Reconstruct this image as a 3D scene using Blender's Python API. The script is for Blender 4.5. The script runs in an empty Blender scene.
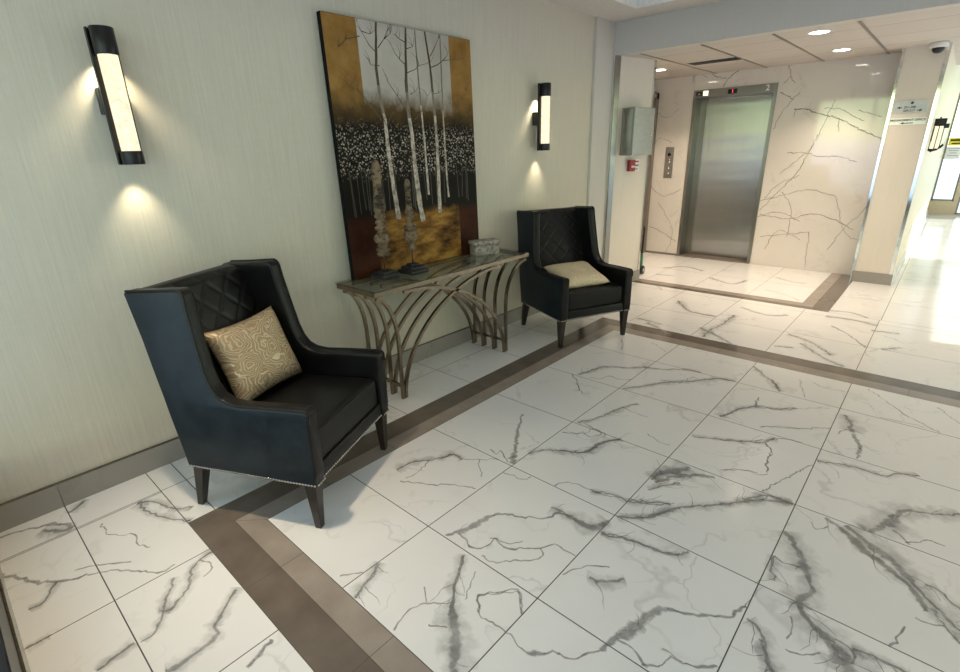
import bpy, bmesh, math, random
from mathutils import Vector, Matrix, Euler
random.seed(7)
S = bpy.context.scene
COL = S.collection
R = math.radians
PI = math.pi
S.view_settings.view_transform = 'Standard'
S.view_settings.look = 'None'
S.view_settings.gamma = 1.0
S.view_settings.use_curve_mapping = False
S.view_settings.exposure = 0.0
S.cycles.use_denoising = True
S.cycles.max_bounces = 10
S.cycles.diffuse_bounces = 5
S.cycles.glossy_bounces = 5
S.cycles.transparent_max_bounces = 12
S.cycles.caustics_reflective = False
S.cycles.caustics_refractive = False
S.cycles.sample_clamp_indirect = 6.0

# ------------------------------------------------------------------ materials
class NT:
    def __init__(s, name):
        s.m = bpy.data.materials.new(name); s.m.use_nodes = True
        s.t = s.m.node_tree; s.t.nodes.clear()
        s.out = s.n('ShaderNodeOutputMaterial')
    def n(s, typ, **kw):
        o = s.t.nodes.new(typ)
        for k, v in kw.items():
            if k in o.inputs: o.inputs[k].default_value = v
            else: setattr(o, k, v)
        return o
    def l(s, a, b): s.t.links.new(a, b)
    def coords(s, kind='Object', scale=(1,1,1), rot=(0,0,0), loc=(0,0,0)):
        tc = s.n('ShaderNodeTexCoord'); mp = s.n('ShaderNodeMapping')
        mp.inputs['Scale'].default_value = scale; mp.inputs['Rotation'].default_value = rot; mp.inputs['Location'].default_value = loc
        s.l(tc.outputs[kind], mp.inputs['Vector']); return mp.outputs['Vector']
    def noise(s, vec, scale, detail=3, rough=.5, dist=0):
        o = s.n('ShaderNodeTexNoise', noise_dimensions='3D')
        o.inputs['Scale'].default_value = scale; o.inputs['Detail'].default_value = detail
        o.inputs['Roughness'].default_value = rough; o.inputs['Distortion'].default_value = dist
        s.l(vec, o.inputs['Vector']); return o
    def ramp(s, fac, stops):
        o = s.n('ShaderNodeValToRGB'); e = o.color_ramp.elements
        while len(e) < len(stops): e.new(.5)
        for i, (p, c) in enumerate(stops):
            e[i].position = p; e[i].color = c if len(c) == 4 else (*c, 1)
        s.l(fac, o.inputs['Fac']); return o.outputs['Color']
    def math(s, op, a, b=None, clamp=False):
        o = s.n('ShaderNodeMath', operation=op, use_clamp=clamp)
        for i, v in enumerate((a, b)):
            if v is None: continue
            if isinstance(v, (int, float)): o.inputs[i].default_value = v
            else: s.l(v, o.inputs[i])
        return o.outputs[0]
    def mix(s, fac, a, b, blend='MIX'):
        o = s.n('ShaderNodeMix', data_type='RGBA', blend_type=blend)
        for idx, v in ((0, fac), (6, a), (7, b)):
            if isinstance(v, (int, float)): o.inputs[idx].default_value = v
            elif isinstance(v, tuple): o.inputs[idx].default_value = v if len(v) == 4 else (*v, 1)
            else: s.l(v, o.inputs[idx])
        return o.outputs[2]
    def bump(s, h, strength=.2, dist=.01):
        o = s.n('ShaderNodeBump'); o.inputs['Strength'].default_value = strength; o.inputs['Distance'].default_value = dist
        s.l(h, o.inputs['Height']); return o.outputs['Normal']
    def pbsdf(s, color=None, rough=.5, metal=0, normal=None, **kw):
        o = s.n('ShaderNodeBsdfPrincipled')
        for k, v in (('Base Color', color), ('Roughness', rough), ('Metallic', metal)):
            if v is None: continue
            if isinstance(v, (int, float)): o.inputs[k].default_value = v
            elif isinstance(v, tuple): o.inputs[k].default_value = v if len(v) == 4 else (*v, 1)
            else: s.l(v, o.inputs[k])
        if normal is not None: s.l(normal, o.inputs['Normal'])
        for k, v in kw.items(): o.inputs[k.replace('_', ' ')].default_value = v
        return o.outputs['BSDF']
    def done(s, sh):
        s.l(sh, s.out.inputs['Surface']); return s.m

def plain(name, c, rough=.5, metal=0, nscale=30, var=.06, bump=.03, **kw):
    t = NT(name); v = t.coords(); n = t.noise(v, nscale, 3)
    a = tuple(x*(1-var) for x in c); b = tuple(min(1, x*(1+var)) for x in c)
    col = t.ramp(n.outputs['Fac'], [(.3, a), (.7, b)])
    return t.done(t.pbsdf(col, rough, metal, t.bump(n.outputs['Fac'], bump, .005), **kw))

def emis(name, c, st):
    t = NT(name); e = t.n('ShaderNodeEmission'); e.inputs['Color'].default_value = (*c, 1); e.inputs['Strength'].default_value = st
    return t.done(e.outputs[0])

def wallpaper(name, c, var=.05, rough=.5):
    t = NT(name)
    n1 = t.noise(t.coords(scale=(90, 90, 2.2)), 1, 4, .65)
    n2 = t.noise(t.coords(scale=(260, 260, 9)), 1, 2, .6)
    n3 = t.noise(t.coords(scale=(14, 14, 60)), 1, 2, .5)
    f = t.math('ADD', t.math('MULTIPLY', n1.outputs['Fac'], .6), t.math('ADD', t.math('MULTIPLY', n2.outputs['Fac'], .28), t.math('MULTIPLY', n3.outputs['Fac'], .12)))
    a = tuple(x*(1-var*1.6) for x in c); b = tuple(min(1, x*(1+var)) for x in c)
    col = t.ramp(f, [(.36, a), (.62, b)])
    return t.done(t.pbsdf(col, rough, 0, t.bump(f, .25, .004), Specular_IOR_Level=.35))

def marble(name, base, vein, kind='UV', strength=.35, rough=.12, scale=1.0, crack=False, spec=.5):
    t = NT(name)
    tc = t.n('ShaderNodeTexCoord'); vec = tc.outputs[kind]
    d = t.noise(vec, 2.2*scale, 4, .6)
    off = t.n('ShaderNodeVectorMath', operation='SCALE'); t.l(d.outputs['Color'], off.inputs[0]); off.inputs['Scale'].default_value = .5
    ad = t.n('ShaderNodeVectorMath', operation='ADD'); t.l(vec, ad.inputs[0]); t.l(off.outputs[0], ad.inputs[1])
    cloud = t.noise(vec, 1.3*scale, 5, .6)
    n = t.noise(ad.outputs[0], 1.5*scale, 3, .5)
    ln = t.math('ABSOLUTE', t.math('SUBTRACT', n.outputs['Fac'], .5))
    line = t.math('SUBTRACT', 1, t.math('MULTIPLY', ln, 55), True)
    mask = t.noise(vec, 2.3*scale, 2); mk = t.math('MULTIPLY', t.math('SUBTRACT', mask.outputs['Fac'], .45), 5, True)
    f = t.math('MULTIPLY', line, mk)
    if crack:
        vo = t.n('ShaderNodeTexVoronoi', feature='DISTANCE_TO_EDGE'); vo.inputs['Scale'].default_value = 1.6*scale
        t.l(ad.outputs[0], vo.inputs['Vector'])
        l2 = t.math('SUBTRACT', 1, t.math('MULTIPLY', vo.outputs['Distance'], 95), True)
        m2 = t.math('MULTIPLY', t.math('SUBTRACT', cloud.outputs['Fac'], .47), 7, True)
        f = t.math('MAXIMUM', f, t.math('MULTIPLY', l2, m2))
    f = t.math('MULTIPLY', f, strength)
    b2 = tuple(x*.93 for x in base)
    col = t.ramp(cloud.outputs['Fac'], [(.3, b2), (.65, base)])
    col = t.mix(f, col, vein)
    return t.done(t.pbsdf(col, rough, 0, Specular_IOR_Level=spec))

def vein_mat(name, c, rough=.12, op=.85, fr=55, am=1.3):
    t = NT(name)
    uv = t.n('ShaderNodeUVMap', uv_map='UVMap'); sp = t.n('ShaderNodeSeparateXYZ'); t.l(uv.outputs[0], sp.inputs[0])
    v = t.math('ABSOLUTE', sp.outputs['Y'])
    n = t.noise(t.coords(), fr, 4, .62); n2 = t.noise(t.coords(), 16, 3, .6)
    a = t.math('ADD', v, t.math('MULTIPLY', t.math('SUBTRACT', n.outputs['Fac'], .5), am))
    f = t.math('MULTIPLY', t.math('SUBTRACT', .95, a), 1.9 if am < 2 else 1.0, True)
    f = t.math('MULTIPLY', f, t.math('MULTIPLY', t.math('ADD', n2.outputs['Fac'], .35), op, True))
    col = t.ramp(n.outputs['Fac'], [(.35, tuple(x*.55 for x in c)), (.7, tuple(x*1.5 for x in c))])
    p = t.pbsdf(col, rough, 0, Specular_IOR_Level=.55)
    tr = t.n('ShaderNodeBsdfTransparent'); mx = t.n('ShaderNodeMixShader')
    t.l(f, mx.inputs[0]); t.l(tr.outputs[0], mx.inputs[1]); t.l(p, mx.inputs[2])
    return t.done(mx.outputs[0])

def glassy(name, tint, rough=.02, refl=.06, add=None):
    t = NT(name)
    tr = t.n('ShaderNodeBsdfTransparent'); tr.inputs[0].default_value = (*tint, 1)
    gl = t.n('ShaderNodeBsdfGlossy'); gl.inputs['Roughness'].default_value = rough
    fr = t.n('ShaderNodeFresnel'); fr.inputs['IOR'].default_value = 1.5
    n = t.noise(t.coords(), 3, 2); ge = t.n('ShaderNodeNewGeometry'); fac = t.math('MULTIPLY', t.math('ADD', fr.outputs[0], t.math('MULTIPLY', n.outputs['Fac'], refl), True), t.math('SUBTRACT', 1, ge.outputs['Backfacing']))
    mx = t.n('ShaderNodeMixShader'); t.l(fac, mx.inputs[0]); t.l(tr.outputs[0], mx.inputs[1]); t.l(gl.outputs[0], mx.inputs[2])
    return t.done(mx.outputs[0])

def leather(name, lo, hi, rough=.38, spec=.5):
    t = NT(name); v = t.coords()
    n = t.noise(v, 9, 6, .7); g = t.n('ShaderNodeTexVoronoi'); g.inputs['Scale'].default_value = 260; t.l(v, g.inputs['Vector'])
    big = t.noise(v, 3, 3)
    col = t.ramp(n.outputs['Fac'], [(.3, lo), (.75, hi)])
    rg = t.math('ADD', rough-.08, t.math('MULTIPLY', n.outputs['Fac'], .2))
    o = t.n('ShaderNodeMath'); 
    h = t.math('ADD', t.math('MULTIPLY', g.outputs['Distance'], .35), t.math('MULTIPLY', big.outputs['Fac'], 1.5))
    return t.done(t.pbsdf(col, rg, 0, t.bump(h, .18, .004), Specular_IOR_Level=spec))

def brushed(name, c, rough=.28, axis=(2, 2, 140), bump=.05, aniso=0):
    t = NT(name); n = t.noise(t.coords(scale=axis), 1, 3, .6)
    w = t.noise(t.coords(scale=(.8, .8, 5)), 1, 1)
    col = t.ramp(n.outputs['Fac'], [(.3, tuple(x*.9 for x in c)), (.7, c)])
    h = t.math('ADD', t.math('MULTIPLY', n.outputs['Fac'], .05), t.math('MULTIPLY', w.outputs['Fac'], 1))
    p = t.pbsdf(col, rough, 1, t.bump(h, bump, .05), Anisotropic=aniso)
    if aniso:
        tg = t.n('ShaderNodeTangent', direction_type='RADIAL', axis='Z'); t.l(tg.outputs[0], p.node.inputs['Tangent'])
    return t.done(p)

M = {}
M['paper'] = wallpaper('warm_grey_wallpaper', (.625, .585, .485))
M['paint'] = wallpaper('cool_grey_paint', (.63, .61, .57), .02)
M['white_panel'] = wallpaper('warm_white_wallcovering', (.74, .68, .60), .02)
M['corr_paper'] = wallpaper('cream_wallpaper', (.82, .73, .56), .05)
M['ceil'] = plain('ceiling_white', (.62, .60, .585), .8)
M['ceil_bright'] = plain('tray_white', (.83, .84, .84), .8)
M['tile_ceil'] = None
M['marble'] = marble('white_marble_tile', (.79, .785, .765), (.36, .355, .35), 'UV', .38, .17, 1.0, True)
M['marble_base'] = marble('grey_marble_baseboard', (.33, .31, .28), (.17, .16, .15), 'UV', .45, .25)  # base colour lowered for the shade on faces turned from the window
M['marble_wall'] = marble('warm_marble_slab', (.76, .72, .665), (.42, .35, .29), 'Object', .22, .05, 1.4, False, .75)
M['vein'] = vein_mat('grey_vein', (.29, .28, .27), .18, .62)
M['vein_soft'] = vein_mat('soft_grey_vein', (.42, .415, .40), .18, .42, 17, 2.4)
M['vein_wall'] = vein_mat('brown_vein', (.17, .13, .10), .05, .75)
M['dark_tile'] = plain('dark_brown_tile', (.145, .117, .094), .16, 0, 7, .14, .01)
M['mid_tile'] = plain('taupe_tile', (.30, .255, .215), .16, 0, 7, .12, .01)
M['grout'] = plain('dark_grout', (.055, .05, .045), .7)
M['chrome'] = plain('polished_chrome', (.75, .74, .72), .08, 1, 20, .02, 0)
M['steel'] = brushed('brushed_steel', (.44, .445, .44), .25, axis=(120, 120, 2), bump=.08, aniso=1.0)
M['steel_frame'] = brushed('steel_frame', (.30, .285, .26), .3, axis=(120, 120, 2), aniso=.8)
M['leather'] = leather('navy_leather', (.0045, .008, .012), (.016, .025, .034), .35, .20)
M['leather_in'] = leather('shaded_navy_leather', (.0035, .0035, .004), (.008, .008, .0085), .36, .30)  # same leather as the outside, darkened for the shade inside the chair
M['dark_wood'] = plain('espresso_wood', (.022, .016, .012), .3, 0, 25, .4, .05)
M['nail'] = plain('nailhead_metal', (.55, .52, .48), .25, 1)
M['champagne'] = plain('champagne_metal', (.245, .198, .145), .27, 1, 60, .14, .08)
M['black_metal'] = plain('black_metal', (.012, .012, .013), .35, .3)
M['black_canvas'] = plain('black_canvas_edge', (.008, .008, .008), .8, Specular_IOR_Level=.1)
M['black'] = plain('black_satin', (.010, .010, .011), .3)
M['black_stone'] = plain('charcoal_stone', (.020, .020, .021), .55, 0, 60, .3, .2)
M['rod'] = plain('rust_rod', (.10, .035, .02), .5)
M['white_plastic'] = plain('white_plastic', (.75, .73, .70), .4)
M['digit'] = plain('white_digit', (.95, .95, .95), .5)
M['red'] = plain('red_plastic', (.33, .025, .03), .35)
M['green'] = plain('green_plastic', (.01, .19, .075), .35)
M['grey_plastic'] = plain('grey_plate', (.33, .32, .30), .35, .6)
M['sign_grey'] = plain('sign_silver', (.52, .53, .51), .35, .2)
M['sign_white'] = plain('sign_white', (.90, .97, .87), .25)
M['ink'] = plain('sign_ink', (.02, .02, .02), .5)
M['yellow'] = plain('notice_yellow', (.85, .70, .02), .5)
M['paper_white'] = plain('notice_white', (.82, .82, .82), .5)
M['grey_line'] = plain('notice_grey', (.30, .30, .32), .5)
M['tile_base'] = plain('sill_stone', (.55, .44, .31), .3)
M['bronze'] = plain('door_steel', (.24, .20, .165), .4, .2)
M['tube_glow'] = emis('lit_tube', (1, .90, .66), 5.5)
M['lamp_glow'] = emis('downlight_glow', (1, .90, .74), 14)
M['lantern'] = emis('lit_lantern', (1, .86, .62), 1.6)
M['led'] = emis('red_led', (1, .03, .10), 3.0)
M['glass'] = glassy('window_glass', (.93, .95, .95), .01, .02)
M['table_glass'] = glassy('smoked_table_glass', (.80, .84, .80), .03, .04)
M['frost'] = glassy('cabinet_glass', (.60, .68, .60), .28, .9)

def tube_mat():
    t = NT('bubble_glass_tube'); v = t.coords()
    vo = t.n('ShaderNodeTexVoronoi'); vo.inputs['Scale'].default_value = 90; t.l(v, vo.inputs['Vector'])
    n = t.noise(v, 40, 3)
    e = t.n('ShaderNodeEmission')
    col = t.ramp(vo.outputs['Distance'], [(.1, (1, .93, .72)), (.6, (1, .86, .58))]); t.l(col, e.inputs[0])
    st = t.math('ADD', .75, t.math('MULTIPLY', n.outputs['Fac'], .9)); t.l(st, e.inputs[1])
    return t.done(e.outputs[0])
M['tube'] = tube_mat()

def ceiling_tiles():
    t = NT('acoustic_tile_ceiling')
    b = t.n('ShaderNodeTexBrick'); b.offset = 0; b.squash = 1
    b.inputs['Color1'].default_value = (.62, .575, .53, 1); b.inputs['Color2'].default_value = (.64, .595, .55, 1); b.inputs['Mortar'].default_value = (.40, .37, .33, 1)
    b.inputs['Scale'].default_value = 1; b.inputs['Mortar Size'].default_value = .008; b.inputs['Brick Width'].default_value = .62; b.inputs['Row Height'].default_value = .61
    t.l(t.coords(loc=(.36, .10, 0)), b.inputs['Vector'])
    n = t.noise(t.coords(), 120, 3)
    return t.done(t.pbsdf(b.outputs['Color'], .85, 0, t.bump(n.outputs['Fac'], .15, .003)))
M['tile_ceil'] = ceiling_tiles()

def swirl_mat(name, lo, hi, sc=9.0, rough=.33, metal=.55):
    t = NT(name)
    tc = t.n('ShaderNodeTexCoord')
    d = t.noise(tc.outputs['UV'], 4, 3)
    off = t.n('ShaderNodeVectorMath', operation='SCALE'); t.l(d.outputs['Color'], off.inputs[0]); off.inputs['Scale'].default_value = .26
    ad = t.n('ShaderNodeVectorMath', operation='ADD'); t.l(tc.outputs['UV'], ad.inputs[0]); t.l(off.outputs[0], ad.inputs[1])
    vo = t.n('ShaderNodeTexVoronoi'); vo.inputs['Scale'].default_value = 3.6; t.l(ad.outputs[0], vo.inputs['Vector'])
    s = t.math('SINE', t.math('MULTIPLY', vo.outputs['Distance'], 52))
    f = t.math('MULTIPLY', t.math('ADD', s, 1), .5)
    f2 = t.math('POWER', f, 2.5)
    col = t.ramp(f2, [(.15, lo), (.8, hi)])
    rg = t.math('SUBTRACT', .6, t.math('MULTIPLY', f2, .3))
    return t.done(t.pbsdf(col, rg, metal, t.bump(f2, .35, .004)))
M['swirl'] = swirl_mat('gold_swirl_brocade', (.36, .275, .165), (.58, .49, .35), metal=.4)
M['swirl2'] = swirl_mat('cream_swirl_brocade', (.66, .53, .35), (.76, .65, .47), metal=.05)

def weathered(name, hi, lo, sc=45, st=(1, 1, 1)):
    t = NT(name); v = t.coords(scale=st); n = t.noise(v, sc, 5, .7); n2 = t.noise(v, sc*.3, 3)
    f = t.math('MULTIPLY', t.math('ADD', n.outputs['Fac'], n2.outputs['Fac']), .5)
    col = t.ramp(f, [(.42, lo), (.56, hi)])
    return t.done(t.pbsdf(col, .8, 0, t.bump(f, .5, .01)))
M['carved'] = weathered('weathered_carved_wood', (.25, .175, .10), (.022, .015, .010), 30, (1, 1, 1.5))
M['filigree'] = weathered('carved_bone', (.44, .40, .34), (.16, .14, .115), 120)
M['bark'] = weathered('painted_birch_bark', (.62, .55, .45), (.24, .20, .16), 60)
M['twig'] = plain('painted_twig', (.085, .062, .036), .5)
M['twig_soft'] = plain('painted_soft_twig', (.20, .165, .12), .5)

# ------------------------------------------------------------------ mesh helpers
class MB:
    def __init__(s): s.b = bmesh.new(); s.mi = 0
    def _new(s, before):
        for f in s.b.faces:
            if f.index == -1 or f not in before: pass
    def face(s, pts, mi=0, smooth=False):
        f = s.b.faces.new([s.b.verts.new(p) for p in pts]); f.material_index = mi; f.smooth = smooth; return f
    def merge(s, bm2, mi=0, mat=None, smooth=None):
        if mat is not None: bm2.transform(mat)
        vm = {}
        for v in bm2.verts: vm[v] = s.b.verts.new(v.co)
        for f in bm2.faces:
            try: g = s.b.faces.new([vm[v] for v in f.verts])
            except ValueError: continue
            g.material_index = mi if mi is not None else f.material_index
            g.smooth = f.smooth if smooth is None else smooth
        bm2.free(); return s
    def box(s, x0, x1, y0, y1, z0, z1, mi=0, bev=0, seg=2, mat=None):
        b = bmesh.new(); bmesh.ops.create_cube(b, size=1)
        for v in b.verts: v.co = ((x0+x1)/2+v.co.x*(x1-x0), (y0+y1)/2+v.co.y*(y1-y0), (z0+z1)/2+v.co.z*(z1-z0))
        if bev:
            bmesh.ops.bevel(b, geom=list(b.edges), offset=bev, segments=seg, profile=.5, affect='EDGES')
            for f in b.faces: f.smooth = seg > 1
        return s.merge(b, mi, mat)
    def taper(s, c0, h0, c1, h1, mi=0, bev=.003):
        b = bmesh.new(); vs = []
        for c, h in ((c0, h0), (c1, h1)):
            vs.append([b.verts.new((c[0]+sx*h, c[1]+sy*h, c[2])) for sx, sy in ((-1,-1),(1,-1),(1,1),(-1,1))])
        lo, hi = vs
        b.faces.new(lo[::-1]); b.faces.new(hi)
        for i in range(4): b.faces.new([lo[i], lo[(i+1)%4], hi[(i+1)%4], hi[i]])
        bmesh.ops.recalc_face_normals(b, faces=b.faces)
        if bev: bmesh.ops.bevel(b, geom=list(b.edges), offset=bev, segments=2, profile=.5, affect='EDGES')
        return s.merge(b, mi)
    def lathe(s, prof, c=(0,0,0), n=24, mi=0, smooth=True, axis=None, caps=True):
        b = bmesh.new(); rings = []
        for r, z in prof:
            if r <= 1e-5: rings.append([b.verts.new((0, 0, z))])
            else: rings.append([b.verts.new((r*math.cos(2*PI*k/n), r*math.sin(2*PI*k/n), z)) for k in range(n)])
        for a, q in zip(rings, rings[1:]):
            for k in range(n):
                k2 = (k+1) % n
                if len(a) == 1 and len(q) == 1: continue
                if len(a) == 1: b.faces.new([a[0], q[k2], q[k]])
                elif len(q) == 1: b.faces.new([a[k], a[k2], q[0]])
                else: b.faces.new([a[k], a[k2], q[k2], q[k]])
        if caps and len(rings[0]) > 1: b.faces.new(rings[0][::-1])
        if caps and len(rings[-1]) > 1: b.faces.new(rings[-1])
        for f in b.faces: f.smooth = smooth and len(f.verts) <= 4
        m = Matrix.Translation(c)
        if axis is not None: m = m @ axis
        return s.merge(b, mi, m)
    def sweep(s, pts, r, n=8, mi=0, square=False, closed=False, up=Vector((1,0,0)), rx=None):
        """tube along pts; square section uses `up` as one side direction"""
        P = [Vector(p) for p in pts]; b = bmesh.new(); rings = []
        N = len(P)
        for i, p in enumerate(P):
            a = P[i-1] if (i > 0 or closed) else P[i]; c = P[(i+1) % N] if (i < N-1 or closed) else P[i]
            t = (c-a).normalized()
            u = up - t*up.dot(t)
            if u.length < 1e-4: u = Vector((0,0,1)) - t*t.z
            u.normalize(); w = t.cross(u)
            if square:
                ring = [b.verts.new(p+u*(rx or r)*sx+w*r*sy) for sx, sy in ((-1,-1),(1,-1),(1,1),(-1,1))]
            else:
                ring = [b.verts.new(p+(u*math.cos(2*PI*k/n)+w*math.sin(2*PI*k/n))*r) for k in range(n)]
            rings.append(ring)
        m = len(rings[0])
        for i in range(N if closed else N-1):
            a, q = rings[i], rings[(i+1) % N]
            for k in range(m):
                f = b.faces.new([a[k], a[(k+1)%m], q[(k+1)%m], q[k]]); f.smooth = not square
        if not closed: b.faces.new(rings[0][::-1]); b.faces.new(rings[-1])
        bmesh.ops.recalc_face_normals(b, faces=b.faces)
        return s.merge(b, mi)
    def prism(s, poly, y0, y1, bev=0, seg=3, mi_side=0, mi_a=0, mi_b=0):
        """poly in (x,z), extruded along y; mi_a = cap at y0, mi_b = cap at y1"""
        b = bmesh.new()
        A = [b.verts.new((x, y0, z)) for x, z in poly]; B = [b.verts.new((x, y1, z)) for x, z in poly]
        fa = b.faces.new(A); fb = b.faces.new(B[::-1]); n = len(poly)
        fa.material_index = mi_a; fb.material_index = mi_b
        for i in range(n):
            f = b.faces.new([A[i], B[i], B[(i+1)%n], A[(i+1)%n]]); f.material_index = mi_side; f.smooth = True
        bmesh.ops.recalc_face_normals(b, faces=b.faces)
        if bev:
            ed = [e for e in b.edges if fa in e.link_faces or fb in e.link_faces]
            r = bmesh.ops.bevel(b, geom=ed, offset=bev, segments=seg, profile=.5, affect='EDGES', clamp_overlap=True)
            for f in r['faces']: f.smooth = True; f.material_index = mi_side
        return s.merge(b, None)
    def extr(s, poly, z0, z1, mi=0):
        b = bmesh.new(); A = [b.verts.new((x, y, z0)) for x, y in poly]; B = [b.verts.new((x, y, z1)) for x, y in poly]; n = len(poly)
        b.faces.new(A); b.faces.new(B[::-1])
        for i in range(n): b.faces.new([A[i], B[i], B[(i+1)%n], A[(i+1)%n]])
        bmesh.ops.recalc_face_normals(b, faces=b.faces)
        return s.merge(b, mi)
    def done(s, name, mats, parent=None, uv=None, loc=None, rot=None):
        me = bpy.data.meshes.new(name)
        if uv == 'box':
            L = s.b.loops.layers.uv.new('UVMap')
            for f in s.b.faces:
                n = f.normal if f.normal.length else Vector((0,0,1)); f.normal_update(); n = f.normal
                ax = max(range(3), key=lambda i: abs(n[i])); o = (random.random()*9, random.random()*9)
                for lp in f.loops:
                    c = lp.vert.co; q = (c.y, c.z) if ax == 0 else (c.x, c.z) if ax == 1 else (c.x, c.y)
                    lp[L].uv = (q[0]+o[0], q[1]+o[1])
        s.b.to_mesh(me); s.b.free()
        for m in (mats if isinstance(mats, (list, tuple)) else [mats]): me.materials.append(m)
        o = bpy.data.objects.new(name, me); COL.objects.link(o)
        if parent: o.parent = parent
        if loc: o.location = loc
        if rot: o.rotation_euler = rot
        return o

def tag(o, label=None, cat=None, group=None, kind=None):
    if label: o['label'] = label
    if cat: o['category'] = cat
    if group: o['group'] = group
    if kind: o['kind'] = kind
    return o
def thing(name, label, cat, loc=(0,0,0), rz=0, group=None):
    o = bpy.data.objects.new(name, None); COL.objects.link(o); o.empty_display_size = .1
    o.location = loc; o.rotation_euler = (0, 0, rz)
    return tag(o, label, cat, group)
def copy_tree(o, parent=None):
    c = o.copy(); COL.objects.link(c)
    if parent: c.parent = parent
    for ch in list(o.children): copy_tree(ch, c)
    return c
def struct(mb, name, mats, label, uv=None, parent=None):
    o = mb.done(name, mats, parent, uv); 
    if parent is None: tag(o, label, 'room', kind='structure')
    return o
def text(body, size, mat, name, parent, loc, rot, extrude=.0006):
    c = bpy.data.curves.new(name, 'FONT'); c.body = body; c.size = size; c.align_x = 'CENTER'; c.align_y = 'CENTER'; c.extrude = extrude; c.offset = size*.022
    t = bpy.data.objects.new('tmp', c); COL.objects.link(t)
    dg = bpy.context.evaluated_depsgraph_get(); me = bpy.data.meshes.new_from_object(t.evaluated_get(dg))
    bpy.data.objects.remove(t); bpy.data.curves.remove(c)
    me.materials.clear(); me.materials.append(mat)
    o = bpy.data.objects.new(name, me); COL.objects.link(o); o.parent = parent; o.location = loc; o.rotation_euler = rot
    return o
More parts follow.
